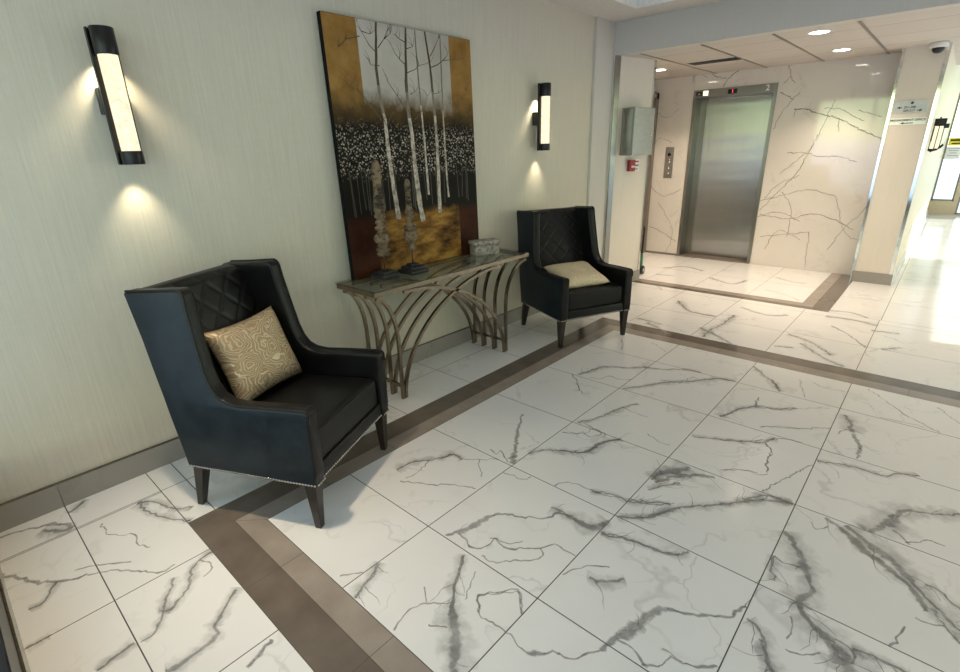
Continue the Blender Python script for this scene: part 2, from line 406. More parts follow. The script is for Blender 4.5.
VEINS=[(10,[(1.601,0.114,0.6),(1.641,0.184,2.4),(1.659,0.253,2.2),(1.674,0.337,1.6),(1.716,0.394,1),(1.78,0.422,0.8),(1.878,0.493,0.8),(1.904,0.562,1.2),(1.972,0.568,1.2),(2.05,0.565,2),(2.095,0.591,3),(2.098,0.638,2)]),
(5,[(1.639,0.158,1),(1.696,0.154,1.2),(1.731,0.132,1.3),(1.777,0.159,1),(1.789,0.203,1),(1.781,0.242,1),(1.833,0.229,1),(1.881,0.24,1.5),(1.93,0.288,1),(1.968,0.321,1),(2.001,0.382,1),(2.048,0.378,1)]),
(4,[(1.805,0.128,1),(1.878,0.137,1),(1.932,0.204,1),(1.98,0.241,1),(2.001,0.295,1),(1.968,0.321,1)]),
(4,[(1.766,0.23,1),(1.857,0.26,1),(1.885,0.307,1)]),
(4,[(2.048,0.378,1),(2.104,0.381,1)]),
(4,[(1.504,0.641,1),(1.617,0.658,1),(1.639,0.703,1)]),
(5,[(1.773,0.72,1),(1.809,0.787,1),(1.909,0.803,1),(2.002,0.812,1),(2.101,0.86,1),(2.169,0.875,1),(2.238,0.914,1.2)]),
(8,[(1.498,0.867,0.5),(1.541,0.948,1),(1.634,1.014,1),(1.719,1.061,1.2),(1.748,1.139,1.8),(1.764,1.243,1.4),(1.825,1.321,0.7)]),
(5,[(1.517,1.178,1),(1.602,1.222,1),(1.608,1.261,1),(1.672,1.237,1),(1.703,1.318,1),(1.593,1.338,1)]),
(12,[(1.49,0.733,2.4),(1.414,0.855,1.6),(1.344,0.959,1.2),(1.272,1.075,1),(1.199,1.206,0.9)]),
(5,[(1.305,0.765,1),(1.365,0.746,1),(1.36,0.791,1),(1.425,0.75,1),(1.464,0.728,1)]),
(8,[(1.047,0.294,1),(1.052,0.351,1.2),(1.062,0.406,1),(1.116,0.465,1),(1.158,0.537,1.2),(1.182,0.594,1.4),(1.247,0.585,1)]),
(5,[(1.139,0.238,1),(1.219,0.288,1),(1.289,0.325,1),(1.37,0.392,1),(1.483,0.446,1)]),
(4,[(1.247,0.585,1),(1.322,0.647,1),(1.409,0.719,1)]),
(4,[(1.116,0.465,1),(1.152,0.347,1),(1.143,0.274,1)]),
(3,[(1.322,0.647,1),(1.441,0.538,1)]),
(9,[(2.123,0.566,1),(2.182,0.588,1),(2.25,0.616,1),(2.313,0.624,1),(2.373,0.631,1),(2.415,0.651,1),(2.43,0.673,1)]),
(6,[(2.143,0.719,1),(2.234,0.796,1),(2.272,0.867,1),(2.318,0.959,1)]),
(9,[(2.123,1.074,1),(2.147,1.159,2),(2.209,1.234,2.4)]),
(6,[(2.147,0.986,1),(2.188,1.066,1),(2.245,1.144,1)]),
(5,[(2.238,0.914,1.2),(2.285,0.972,1)]),
(9,[(1.744,0.076,0.8),(1.784,0.017,1),(1.812,-0.028,1),(1.848,-0.082,0.8),(1.889,-0.134,1.4),(1.935,-0.162,2)]),
(3,[(1.926,-0.033,1),(1.979,0.017,1),(2.037,0.079,1),(2.083,0.032,1),(2.105,0.009,1)]),
(3,[(1.929,-0.031,1),(1.981,-0.089,1)]),
(10,[(1.855,0.57,0.8),(1.901,0.576,1),(1.973,0.576,1),(2.046,0.569,2.4),(2.102,0.626,2),(2.11,0.666,1)]),
(6,[(2.117,0.573,1),(2.187,0.601,1),(2.261,0.618,1),(2.334,0.63,1),(2.423,0.658,1),(2.452,0.709,1)]),
(6,[(2.121,0.714,1),(2.212,0.777,1),(2.261,0.857,1),(2.308,0.945,1)]),
(8,[(2.308,0.945,1),(2.365,1.011,1.2),(2.425,1.07,1),(2.475,1.118,1),(2.522,1.179,1),(2.591,1.256,1.6),(2.645,1.293,1.6),(2.712,1.322,0.8)]),
(5,[(2.591,1.256,1),(2.614,1.318,1),(2.661,1.33,1)]),
(6,[(1.942,0.8,1),(2.03,0.844,1),(2.12,0.848,1),(2.217,0.924,1),(2.277,0.952,1)]),
(14,[(2.398,0.07,0.8),(2.41,0.13,1.4),(2.435,0.189,2.4),(2.455,0.26,2.2),(2.469,0.328,1.6),(2.503,0.377,1),(2.559,0.397,0.7),(2.617,0.439,0.6),(2.691,0.491,0.7),(2.691,0.526,0.7),(2.717,0.573,0.6)]),
(5,[(2.425,0.143,1),(2.478,0.146,1),(2.513,0.127,1.2),(2.544,0.114,1)]),
(5,[(2.525,0.111,1),(2.576,0.155,1),(2.585,0.203,1),(2.624,0.203,1),(2.678,0.236,1.6),(2.714,0.267,1)]),
(4,[(2.552,0.21,1),(2.581,0.213,1),(2.622,0.208,1)]),
(5,[(2.293,-0.037,1),(2.348,-0.015,1),(2.362,0.018,1),(2.398,0.07,1)]),
(8,[(2.732,0.521,0.7),(2.775,0.503,1),(2.804,0.461,1),(2.822,0.407,1),(2.854,0.362,1)]),
(12,[(2.858,0.711,0.8),(2.881,0.665,1.2),(2.929,0.628,1.2),(2.967,0.602,2),(2.993,0.568,2.4),(3.011,0.53,2.4)]),
(12,[(2.725,1.098,1),(2.787,1.014,1.6),(2.829,0.935,2),(2.857,0.87,1.2),(2.884,0.802,1),(2.854,0.733,1.6),(2.868,0.711,1.2)]),
(6,[(2.729,0.911,1.2),(2.734,0.844,1.2),(2.762,0.771,1)]),
(5,[(2.729,0.911,1),(2.766,0.891,1),(2.828,0.914,1)]),
(4,[(2.8,1.234,1),(2.828,1.197,1),(2.863,1.251,1)]),
(4,[(2.121,0.263,1),(2.149,0.327,1),(2.186,0.379,1),(2.244,0.418,1)]),
(8,[(2.208,0.318,1),(2.271,0.344,1.6),(2.316,0.401,0.8)]),
(14,[(2.758,2.462,0.7),(2.795,2.373,1.4),(2.822,2.246,1.4)]),
(14,[(2.831,2.236,1.2),(2.861,2.138,1.4),(2.881,2.072,1),(2.882,1.947,0.6)]),
(4,[(2.76,2.177,1),(2.786,2.253,1),(2.808,2.271,1)]),
(6,[(2.728,1.79,1),(2.791,1.821,1),(2.885,1.852,1),(2.96,1.846,1),(3.02,1.86,1),(3.056,1.918,1),(3.142,1.962,1)]),
(16,[(3.005,1.325,0.7),(3.034,1.387,1.4),(3.064,1.453,2),(3.077,1.517,1.6),(3.107,1.594,1),(3.159,1.62,0.5),(3.227,1.659,0.5),(3.294,1.722,0.5)]),
(5,[(3.077,1.402,1),(3.113,1.373,1),(3.14,1.338,1)]),
(5,[(3.124,1.343,1),(3.171,1.383,1),(3.193,1.421,1),(3.25,1.421,1)]),
(5,[(2.577,1.333,1),(2.615,1.455,1),(2.656,1.571,1),(2.691,1.679,1),(2.715,1.734,1)]),
(6,[(2.451,1.105,1),(2.502,1.16,1),(2.554,1.251,1),(2.595,1.306,1.4),(2.658,1.314,1),(2.719,1.323,1)]),
(5,[(2.265,1.682,1),(2.334,1.721,1),(2.399,1.775,1),(2.471,1.851,1.2),(2.533,1.919,1),(2.628,1.946,1)]),
(5,[(2.468,1.814,1),(2.518,1.74,1),(2.524,1.636,1),(2.552,1.513,1)]),
(4,[(2.362,1.382,1),(2.439,1.453,1),(2.531,1.467,1),(2.557,1.503,1)]),
(7,[(2.176,1.956,1),(2.211,2.037,1),(2.221,2.101,1),(2.305,2.229,1.2),(2.411,2.272,0.8),(2.505,2.361,0.7),(2.671,2.509,0.6)]),
(5,[(2.305,2.229,1),(2.286,2.386,1)]),
(5,[(2.396,1.989,1),(2.491,2.048,1),(2.584,2.106,1),(2.716,2.225,1)]),
(5,[(2.814,2.982,1),(2.907,2.866,1),(2.98,2.769,1),(3.035,2.689,1.6),(3.098,2.64,1),(3.203,2.552,1)]),
(4,[(3.181,2.932,1),(3.288,2.757,1)]),
(5,[(2.285,2.739,1),(2.331,2.644,2),(2.373,2.562,1.4)]),
(4,[(2.434,2.858,1),(2.483,2.69,1),(2.52,2.575,1)]),
(4,[(2.51,2.866,1),(2.608,2.816,1),(2.705,2.844,1)]),
(4,[(2.924,2.557,1),(3.043,2.576,1),(3.135,2.576,1)]),
(16,[(2.842,1.307,0.7),(2.903,1.274,1.2),(2.955,1.227,1.6),(3.005,1.175,1.8),(3.057,1.148,1.4),(3.108,1.107,1),(3.157,1.069,0.9),(3.189,1.007,1),(3.208,0.966,0.8)]),
(14,[(2.917,1.306,0.8),(2.977,1.265,1.4),(3.034,1.218,2),(3.086,1.19,2),(3.129,1.142,1.6),(3.171,1.081,0.8),(3.224,1.022,0.6),(3.273,0.967,0.6),(3.312,0.911,0.6)]),
(6,[(3.198,1.12,1),(3.242,1.111,1),(3.278,1.068,1),(3.318,1.061,1)]),
(6,[(3.225,0.994,1),(3.26,0.93,1),(3.3,0.876,1)]),
(5,[(3.18,0.908,1),(3.221,0.91,1),(3.26,0.93,1)]),
(5,[(3.122,0.711,1),(3.146,0.794,1),(3.156,0.841,1)]),
(12,[(2.858,0.709,0.8),(2.881,0.672,1.2),(2.926,0.637,1.2),(2.97,0.617,1.6),(3.003,0.585,2.2),(3.029,0.549,2.6),(3.041,0.505,2.6)]),
(5,[(2.982,0.628,1),(3.019,0.623,1),(3.043,0.596,1),(3.038,0.557,1)]),
(7,[(3.033,0.622,1),(3.073,0.633,1),(3.119,0.633,1),(3.157,0.638,1),(3.183,0.627,1)]),
(8,[(2.79,0.463,0.8),(2.816,0.424,1),(2.842,0.377,1.2),(2.865,0.342,1.2)]),
(4,[(2.846,0.629,1),(2.862,0.589,1),(2.858,0.521,1)]),
(4,[(2.864,0.477,1),(2.912,0.489,1),(2.954,0.537,1)]),
(7,[(1.154,1.945,0.8),(1.184,2.039,1.4),(1.215,2.173,1.4),(1.286,2.241,1),(1.399,2.307,0.8),(1.485,2.406,1)]),
(5,[(1.249,1.964,1),(1.318,1.991,1),(1.353,2.076,1),(1.437,2.07,1),(1.508,2.126,1)]),
(6,[(1.491,2.392,1),(1.617,2.444,1),(1.732,2.542,1),(1.841,2.551,1)]),
(9,[(1.522,1.942,0.6),(1.613,2.066,0.8),(1.71,2.224,1),(1.817,2.32,1),(1.901,2.431,1),(1.977,2.519,1.4),(2.087,2.553,0.8)]),
(5,[(1.665,2.242,1),(1.771,2.299,1),(1.841,2.449,1)]),
(5,[(1.105,1.935,1),(1.193,1.864,1.4),(1.274,1.767,1.4),(1.346,1.699,1)]),
(6,[(1.528,1.337,0.8),(1.588,1.446,1),(1.621,1.578,1),(1.651,1.689,1.2),(1.703,1.799,0.6)]),
(4,[(1.651,1.689,1),(1.764,1.673,1),(1.83,1.673,1)]),
(4,[(1.917,1.484,1),(2.013,1.439,1),(2.067,1.45,1)]),
(7,[(1.615,1.01,1),(1.693,1.042,1),(1.744,1.091,1.4),(1.751,1.189,2),(1.776,1.261,1.6),(1.822,1.324,0.8)]),
(4,[(1.556,1.207,1),(1.633,1.251,1),(1.638,1.33,1),(1.724,1.326,1),(1.733,1.279,1)]),
(4,[(1.572,1.353,1),(1.63,1.343,1)]),
(6,[(2.121,1.627,1),(2.217,1.659,1),(2.309,1.717,1),(2.378,1.757,1),(2.457,1.805,1),(2.497,1.907,1)]),
(5,[(2.471,1.8,1),(2.518,1.74,1),(2.524,1.636,1),(2.552,1.513,1)]),
(5,[(2.371,1.391,1),(2.44,1.448,1),(2.515,1.482,1)]),
(12,[(2.121,1.098,0.8),(2.14,1.176,2),(2.195,1.238,2.4),(2.234,1.306,1)]),
(10,[(2.148,1.066,1),(2.214,1.189,2),(2.3,1.269,2),(2.365,1.296,1.2)]),
(7,[(2.173,1.965,1.4),(2.218,2.064,1.2),(2.239,2.145,1),(2.314,2.25,1.2),(2.408,2.283,0.8),(2.503,2.372,0.6)]),
(5,[(2.302,2.24,1),(2.286,2.386,1)]),
(5,[(2.4,1.974,1),(2.476,2.055,1),(2.584,2.106,1)]),
(6,[(2.113,2.917,1),(2.227,2.775,1.2),(2.29,2.716,1.6),(2.371,2.575,2)]),
(4,[(1.292,2.923,1),(1.4,2.856,1),(1.486,2.78,1)]),
(5,[(1.062,2.821,1),(1.13,2.719,1),(1.173,2.605,1)]),
(4,[(1.107,3.418,1),(1.247,3.433,1),(1.422,3.348,1)]),
(10,[(0.055,-1.214,1),(0.069,-1.15,1),(0.108,-1.076,1.2),(0.127,-1.032,2),(0.235,-0.969,1.4)]),
(10,[(0.147,-1.07,1),(0.217,-1.024,2),(0.237,-0.981,1)]),
(8,[(0.088,-0.965,1),(0.066,-0.923,1.4),(0.031,-0.89,1)]),
(10,[(0.352,-1.246,1),(0.418,-1.205,1.4),(0.497,-1.166,1),(0.576,-1.098,1.2),(0.626,-1.034,1),(0.626,-1.003,1)]),
(6,[(0.576,-1.098,1),(0.646,-1.139,1),(0.674,-1.163,1),(0.665,-1.199,1)]),
(5,[(0.564,-1.033,1),(0.594,-0.974,1),(0.642,-0.918,1),(0.692,-0.862,1)]),
(5,[(0.636,-1.005,1),(0.666,-0.957,1),(0.727,-0.894,1),(0.818,-0.828,1),(0.853,-0.798,1.4),(0.852,-0.744,1)]),
(6,[(0.261,-0.719,1.4),(0.317,-0.666,1),(0.392,-0.64,1),(0.46,-0.613,1),(0.514,-0.547,1.2)]),
(6,[(0.27,-0.721,1.2),(0.398,-0.704,1.4),(0.478,-0.674,1),(0.549,-0.643,1),(0.612,-0.596,1)]),
(4,[(0.307,-0.88,1),(0.423,-0.877,1),(0.512,-0.801,1),(0.592,-0.811,1),(0.657,-0.781,1)]),
(6,[(0.929,-0.776,1),(0.98,-0.804,1),(1.016,-0.833,1),(1.067,-0.855,1),(1.112,-0.879,1),(1.152,-0.912,1),(1.156,-0.958,1)]),
(6,[(0.9,-0.611,1),(0.906,-0.664,1),(0.94,-0.714,1),(1.021,-0.749,1.4),(1.058,-0.797,1),(1.086,-0.839,1.2),(1.066,-0.865,1)]),
(5,[(0.906,-0.664,1),(0.992,-0.647,1),(1.015,-0.693,1)]),
(7,[(1.182,-0.633,1),(1.229,-0.689,1),(1.267,-0.728,1.2),(1.291,-0.76,1.3),(1.33,-0.76,1.5),(1.347,-0.809,1.8),(1.351,-0.852,1.2),(1.351,-0.911,2),(1.344,-0.938,2)]),
(7,[(1.142,-0.974,1),(1.15,-1.033,1.2),(1.162,-1.089,1)]),
(6,[(0.869,-1.236,1),(0.873,-1.193,1),(0.871,-1.162,1)]),
(9,[(1.501,-0.646,1),(1.525,-0.703,1.6),(1.536,-0.752,1.2)]),
(8,[(1.746,0.083,0.6),(1.787,0.017,1),(1.817,-0.043,0.9),(1.856,-0.091,0.7),(1.899,-0.145,1.6),(1.943,-0.179,3),(1.993,-0.217,3.6),(2.029,-0.262,2.6),(2.077,-0.315,2.4)]),
(7,[(1.508,-0.184,1),(1.541,-0.236,1.8),(1.551,-0.286,1),(1.58,-0.35,1)]),
(5,[(1.441,-0.326,1),(1.47,-0.284,1),(1.496,-0.253,1)]),
(4,[(1.802,-0.341,1),(1.779,-0.262,1),(1.8,-0.192,1),(1.852,-0.148,1),(1.87,-0.125,1)]),
(3,[(1.742,-0.14,1),(1.802,-0.183,1)]),
(4,[(1.88,-0.246,1),(1.916,-0.223,1),(1.94,-0.209,1)]),
(5,[(1.927,-0.03,1),(1.981,0.029,1),(2.028,0.088,1),(2.074,0.049,1),(2.11,0.006,1)]),
(4,[(1.927,-0.03,1),(1.992,-0.094,1),(2.035,-0.093,1),(2.1,-0.085,1),(2.202,-0.101,1),(2.234,-0.085,3),(2.3,-0.029,1)]),
(3,[(1.906,-0.079,1),(1.872,-0.013,1),(1.844,0.048,1)]),
(12,[(0.98,4.299,1),(1.188,4.023,1),(1.391,3.979,1),(1.48,3.983,1)]),
(12,[(1.607,4.143,1),(1.605,3.777,1),(1.575,3.53,1),(1.589,3.332,1)]),
(10,[(1.478,3.565,1),(1.695,3.414,1),(1.871,3.262,1)]),
(8,[(1.576,4.454,1),(1.845,4.324,1),(2.01,4.45,1)]),
(12,[(2.394,4.327,1),(2.535,4.169,1),(2.651,3.965,1),(2.704,3.87,1)]),
(10,[(2.137,3.86,1),(2.353,3.732,1),(2.521,3.511,1)]),
(8,[(2.273,3.669,1),(2.496,3.409,1),(2.631,3.321,1)]),
(8,[(2.13,3.465,1),(2.257,3.519,1)]),
(10,[(0.185,5.746,1),(0.387,6.011,1),(0.694,5.871,1)]),
(10,[(0.88,5.566,1),(1.197,5.397,1),(1.299,5.665,1)]),
(10,[(1.595,5.326,1),(1.809,5.232,1),(1.996,5.06,1)]),
(8,[(1.527,6.032,1),(1.762,5.904,1),(1.894,5.905,1)]),
(8,[(0.272,5.344,1),(0.501,5.399,1)]),
(10,[(1.035,3.398,1),(1.243,3.274,1),(1.353,3.149,1)]),
(10,[(0.448,4.852,1),(0.659,4.637,1)]),
(8,[(0.9,3.478,1),(1.17,3.443,1)]),
(8,[(2.214,4.799,1),(2.436,4.902,1),(2.625,4.794,1)]),
(8,[(2.691,4.393,1),(2.886,4.44,1)]),
(8,[(2.804,3.904,1),(2.915,4.035,1)]),
(10,[(2.299,4.607,1),(2.497,4.637,1),(2.718,4.577,1)])]
WALLV=[(10,[(1.08,2.2),(1.146,2.164),(1.245,2.106)]),
(12,[(1.273,1.991),(1.333,1.988),(1.411,1.982),(1.514,1.935),(1.632,1.898),(1.767,1.855),(1.907,1.775),(2.023,1.711),(2.136,1.657),(2.257,1.591)]),
(6,[(1.767,1.855),(1.79,1.71)]),
(5,[(1.295,1.98),(1.279,1.898)]),
(7,[(1.599,1.98),(1.747,1.966),(1.826,1.926),(1.945,1.851),(2.02,1.818)]),
(7,[(1.946,1.934),(2.073,1.891),(2.182,1.847)]),
(6,[(1.278,1.475),(1.458,1.477),(1.641,1.427),(1.828,1.425),(2.037,1.362)]),
(5,[(1.236,1.223),(1.344,1.322),(1.446,1.43),(1.545,1.534),(1.616,1.779),(1.692,2.071)]),
(6,[(1.132,2.496),(1.171,2.373),(1.104,2.3)]),
(5,[(1.171,2.373),(1.234,2.288)]),
(6,[(1.068,0.748),(1.248,0.988),(1.418,1.215),(1.521,1.484),(1.581,1.69)]),
(7,[(1.077,0.689),(1.408,0.65),(1.75,0.728),(2.158,0.562)]),
(7,[(1.122,0.389),(1.388,0.442),(1.69,0.496)]),
(6,[(1.445,0.417),(1.441,0.767),(1.3,0.99)]),
(5,[(1.05,0.865),(1.357,0.963),(1.6,1.026),(1.901,0.954)]),
(5,[(1.69,0.496),(1.719,0.027)]),
(5,[(1.925,0.287),(2.062,0.582),(2.235,0.862),(2.263,1.273)]),
(4,[(1.901,0.954),(2.072,0.527),(2.273,0.434)]),
(10,[(-0.218,2.664),(-0.052,2.614),(0.183,2.517),(0.278,2.457),(0.41,2.424)]),
(9,[(0.381,2.326),(0.414,2.393),(0.488,2.465),(0.564,2.506)]),
(6,[(0.074,2.509),(0.157,2.459)]),
(6,[(-0.541,1.046),(-0.304,0.882),(-0.034,0.991)]),
(7,[(-0.482,0.417),(-0.248,0.328),(0.018,0.209)]),
(5,[(-0.567,2.092),(-0.348,1.985),(-0.191,2.098)]),
(5,[(-0.548,1.515),(-0.459,1.707),(-0.242,1.637)]),
(5,[(-0.208,-0.066),(-0.107,0.374),(-0.367,0.776)]),
(6,[(1.076,1.767),(1.148,1.981),(1.304,2.18)]),
(5,[(1.1,0.901),(1.238,1.083),(1.468,1.202)]),
(6,[(1.052,0.654),(1.294,0.729),(1.565,0.626)]),
(5,[(1.203,0.225),(1.333,0.488),(1.605,0.389)])]
# ------------------------------------------------------------------ the floor
X0, XR, YB, YF = 0.0, 6.2, -1.25, 14.3
BX0, BX1, BX2 = .62, .775, .885            # border: outer, dark|taupe, inner
BY0, BY1, BY2 = -.61, -.46, -.355
CY0, CY1, CY2 = 3.015, 3.14, 3.295         # far leg: inner, taupe|dark, outer
BXE = 5.6
fm = bmesh.new(); FUV = fm.loops.layers.uv.new('UVMap')
def ftile(x0, x1, y0, y1, mi, z=0.0, g=.0022):
    if x1-x0 < .012 or y1-y0 < .012: return
    o = (random.random()*40, random.random()*40); rot = random.random()*6.28
    c, s_ = math.cos(rot), math.sin(rot)
    f = fm.faces.new([fm.verts.new(p) for p in ((x0+g, y0+g, z), (x1-g, y0+g, z), (x1-g, y1-g, z), (x0+g, y1-g, z))])
    f.material_index = mi
    for lp in f.loops:
        x, y = lp.vert.co.x, lp.vert.co.y; lp[FUV].uv = (x*c-y*s_+o[0], x*s_+y*c+o[1])
def fgrid(xs, ys, mi):
    for a, b in zip(xs, xs[1:]):
        for c, d in zip(ys, ys[1:]): ftile(a, b, c, d, mi)
def cuts(a, b, o, st=.61):
    k = math.ceil((a-o)/st-1e-6); r = [a]
    while o+k*st < b-1e-3:
        if o+k*st > a+.01: r.append(o+k*st)
        k += 1
    return r+[b]
def fquad(pts, mi):
    f = fm.faces.new([fm.verts.new((x, y, 0)) for x, y in pts]); f.material_index = mi
    if f.normal.z < 0: pass
    for lp in f.loops: lp[FUV].uv = (lp.vert.co.x, lp.vert.co.y)
# field inside the border
fgrid(cuts(BX2, BXE, 1.50), cuts(BY2, CY0, .104), 0)
# strip along the left wall and the area this side of the border
fgrid([0.0, .25, BX0], cuts(BY0, CY2, .123), 0)
fgrid([0.0, .25]+cuts(.25, XR, .872)[1:], cuts(YB, BY0, -.967), 0)
# beyond the border, up to the lift lobby border
LX, LX1, LX2 = 2.295, 2.144, 2.034; LY, LY1, LY2 = 4.785, 4.88, 5.0; LW = 6.70
fgrid(cuts(-.7, XR, .88), cuts(CY2, LY, CY2+.61, .745), 0)
fgrid(cuts(LX, XR, 2.72), cuts(LY, YF, 5.53, .745), 0)
fgrid(cuts(-.7, LX2, .88), [LY2, 5.75, 6.70], 0)
ftile(-.7, LX2, 6.70, 6.95, 0)
# border bands: dark outside, taupe inside, mitred corner
G = .0015
def band(p0, p1, w0, w1, mi, axis, n):
    pass
def seg_band(a0, a1, b0, b1, mi, horiz, joints):
    # band between b0..b1 across, running a0..a1
    js = [a0]+[j for j in joints if a0+.03 < j < a1-.03]+[a1]
    for p, q in zip(js, js[1:]):
        if horiz: ftile(p, q, b0, b1, mi, 0, .0012)
        else: ftile(b0, b1, p, q, mi, 0, .0012)
jx = [1.209+.61*k for k in range(-1, 9)]; jy = [.55+.61*k for k in range(-2, 9)]
def mitre(ax, ay, bx, by, mi):
    pass
# left leg (runs along y)
seg_band(.25, CY1, BX0, BX1, 1, False, [.86, 1.47, 2.08, 2.69])
seg_band(-.02, CY0, BX1, BX2, 2, False, [.42, 1.03, 1.64, 2.25, 2.86])
e_ = .0012
fquad([(BX0+e_, BY0+2*e_), (BX1-e_, BY1), (BX1-e_, .25-e_), (BX0+e_, .25-e_)], 1)
fquad([(BX0+2*e_, BY0+e_), (1.209-e_, BY0+e_), (1.209-e_, BY1-e_), (BX1, BY1-e_)], 1)
fquad([(BX1+e_, BY1+2*e_), (BX2-e_, BY2), (BX2-e_, -.02-e_), (BX1+e_, -.02-e_)], 2)
fquad([(BX1+2*e_, BY1+e_), (1.209-e_, BY1+e_), (1.209-e_, BY2-e_), (BX2, BY2-e_)], 2)
# near leg (along x)
seg_band(1.209, BXE, BY0, BY1, 1, True, jx)
seg_band(1.209, BXE, BY1, BY2, 2, True, jx)
# far leg
seg_band(BX0, BXE, CY1, CY2, 1, True, [1.75, 2.36, 2.97, 3.58])
seg_band(BX1, BXE, CY0, CY1, 2, True, [1.2, 1.81, 2.42, 3.03])
# closing leg on the far right
seg_band(BY0, CY2, BXE, BXE+.26, 1, False, [1.2])
fgrid(cuts(BXE+.26, XR, 9), cuts(BY0, CY2, .123), 0)
# lift lobby border
seg_band(-.7, LX, LY, LY1, 1, True, [.3, .9, 1.5]); seg_band(-.7, LX1, LY1, LY2, 2, True, [.3, .9, 1.5])
seg_band(LY1, LW, LX1, LX, 1, False, [5.6]); seg_band(LY2, LW, LX2, LX1, 2, False, [5.6])
# grout bed
f = fm.faces.new([fm.verts.new(p) for p in ((-.7, YB, -.0015), (XR, YB, -.0015), (XR, YF, -.0015), (-.7, YF, -.0015))]); f.material_index = 3
# veins in the stone
def ribbon(bm, UV, pts, half, mi, conv, soft=False):
    P = []
    raw = [Vector((p[0], p[1])) for p in pts]; ws = [p[2] if len(p) > 2 else 1 for p in pts]
    fine = []; fw = []; nz_ = random.random()*100
    for i in range(len(raw)-1):
        p0 = raw[max(0, i-1)]; p1 = raw[i]; p2 = raw[i+1]; p3 = raw[min(len(raw)-1, i+2)]
        d = p2-p1; n = max(2, int(d.length/(.035 if soft else .014))); perp = Vector((-d.y, d.x)).normalized() if d.length > 1e-6 else Vector((0, 0)); wob = 0
        amp = 0 if soft else min(.012, d.length*.10)
        ph = [random.uniform(0, 6.28) for _ in range(4)]
        for k in range(n):
            t_ = k/n; a_ = t_*t_; b_ = a_*t_
            q = .5*(2*p1+(p2-p0)*t_+(2*p0-5*p1+4*p2-p3)*a_+(3*p1-p0-3*p2+p3)*b_)
            j = sum(math.sin(t_*f_*PI+ph[c_])*g_ for c_, (f_, g_) in enumerate(((3, .5), (7, .4), (13, .3), (23, .2))))*math.sin(PI*t_)
            fine.append(q+perp*amp*j); fw.append((ws[i]*(1-t_)+ws[i+1]*t_)*(1+.35*math.sin(nz_+(i+t_)*5.1)*math.sin((i+t_)*2.3+nz_)))
    fine.append(raw[-1]); fw.append(ws[-1]); L = 0; prev = None
    for i, q in enumerate(fine):
        a = fine[max(0, i-3)]; c = fine[min(len(fine)-1, i+3)]; t_ = (c-a)
        if t_.length < 1e-6: continue
        t_.normalize(); nn = Vector((-t_.y, t_.x)); h = half*fw[i]
        if i: L += (q-fine[i-1]).length
        v = (bm.verts.new(conv(q+nn*h)), bm.verts.new(conv(q-nn*h)))
        if prev:
            try: g = bm.faces.new([prev[0][0], prev[0][1], v[1], v[0]])
            except ValueError: prev = (v, L); continue
            g.material_index = mi
            for lp, uv in zip(g.loops, ((prev[1], 1), (prev[1], -1), (L, -1), (L, 1))): lp[UV].uv = uv
        prev = (v, L)
vz = [.0003]
def fconv(q):
    return (q.x, q.y, vz[0])
for w, pts in VEINS:
    vz[0] += .000004
    if w >= 6:
        for k_ in range(random.randint(1, 3)):
            i_ = random.randrange(len(pts)-1); t_ = random.random(); q_ = Vector((pts[i_][0]*(1-t_)+pts[i_+1][0]*t_, pts[i_][1]*(1-t_)+pts[i_+1][1]*t_))
            d_ = Vector((pts[i_+1][0]-pts[i_][0], pts[i_+1][1]-pts[i_][1])).normalized(); a_ = random.choice((-1, 1))*random.uniform(.4, 1.1); L_ = random.uniform(.05, .16)
            br = [(q_.x, q_.y, .9)]
            for s_ in range(3):
                d_.rotate(Matrix.Rotation(a_ if s_ == 0 else random.uniform(-.6, .6), 2)); q_ = q_+d_*L_/3; br.append((q_.x, q_.y, .8-.2*s_))
            if all((BX2 < b[0] < 6 and BY2 < b[1] < CY0) or b[1] > CY2+.02 for b in br): ribbon(fm, FUV, br, .0028, 4, fconv)
    ribbon(fm, FUV, pts, w*.00080+.0012, 4, fconv)
    if w >= 6 and random.random() < .8: vz[0] += .000004; ribbon(fm, FUV, [(p[0]+random.uniform(-.01, .01), p[1]+random.uniform(-.01, .01), (p[2] if len(p) > 2 else 1)*.6+.6) for p in pts], w*.0042, 5, fconv, True)
for f in fm.faces:
    f.normal_update()
    if f.normal.z < 0: f.normal_flip()
me = bpy.data.meshes.new('floor'); fm.to_mesh(me); fm.free()
for k in ('marble', 'dark_tile', 'mid_tile', 'grout', 'vein', 'vein_soft'): me.materials.append(M[k])
fo = bpy.data.objects.new('floor', me); COL.objects.link(fo)
tag(fo, 'white marble tile floor with grey veins and dark border bands', 'floor', kind='structure')

# ------------------------------------------------------------------ walls
ZC, ZL = 2.80, 2.50
SY = 4.30                                   # face of the bulkhead
m = MB(); m.box(-.15, 0, -1.4, 3.93, 0, ZC+.3); struct(m, 'wall_left', M['paper'], 'warm grey textured wallpaper wall behind the armchairs')
m = MB(); m.box(-.15, .028, 3.93, SY, 0, ZC); struct(m, 'wall_left_return', M['paint'], 'cool grey painted end of the wall past the wallpaper')
# baseboards
m = MB()
ys = [-1.25, -.967, -.357, .30, .91, 1.52, 2.13, 2.74, 3.35, 3.93]
for a, b in zip(ys, ys[1:]): m.box(0, .012, a+.0015, b-.0015, 0, .128)
struct(m, 'baseboard_left', M['marble_base'], 'grey marble baseboard along the wallpaper wall', uv='box')
m = MB(); m.box(0, .014, -1.25, 3.93, .1285, .134); struct(m, 'trim_1', M['champagne'], 'thin metal edge strip on top of the baseboard')
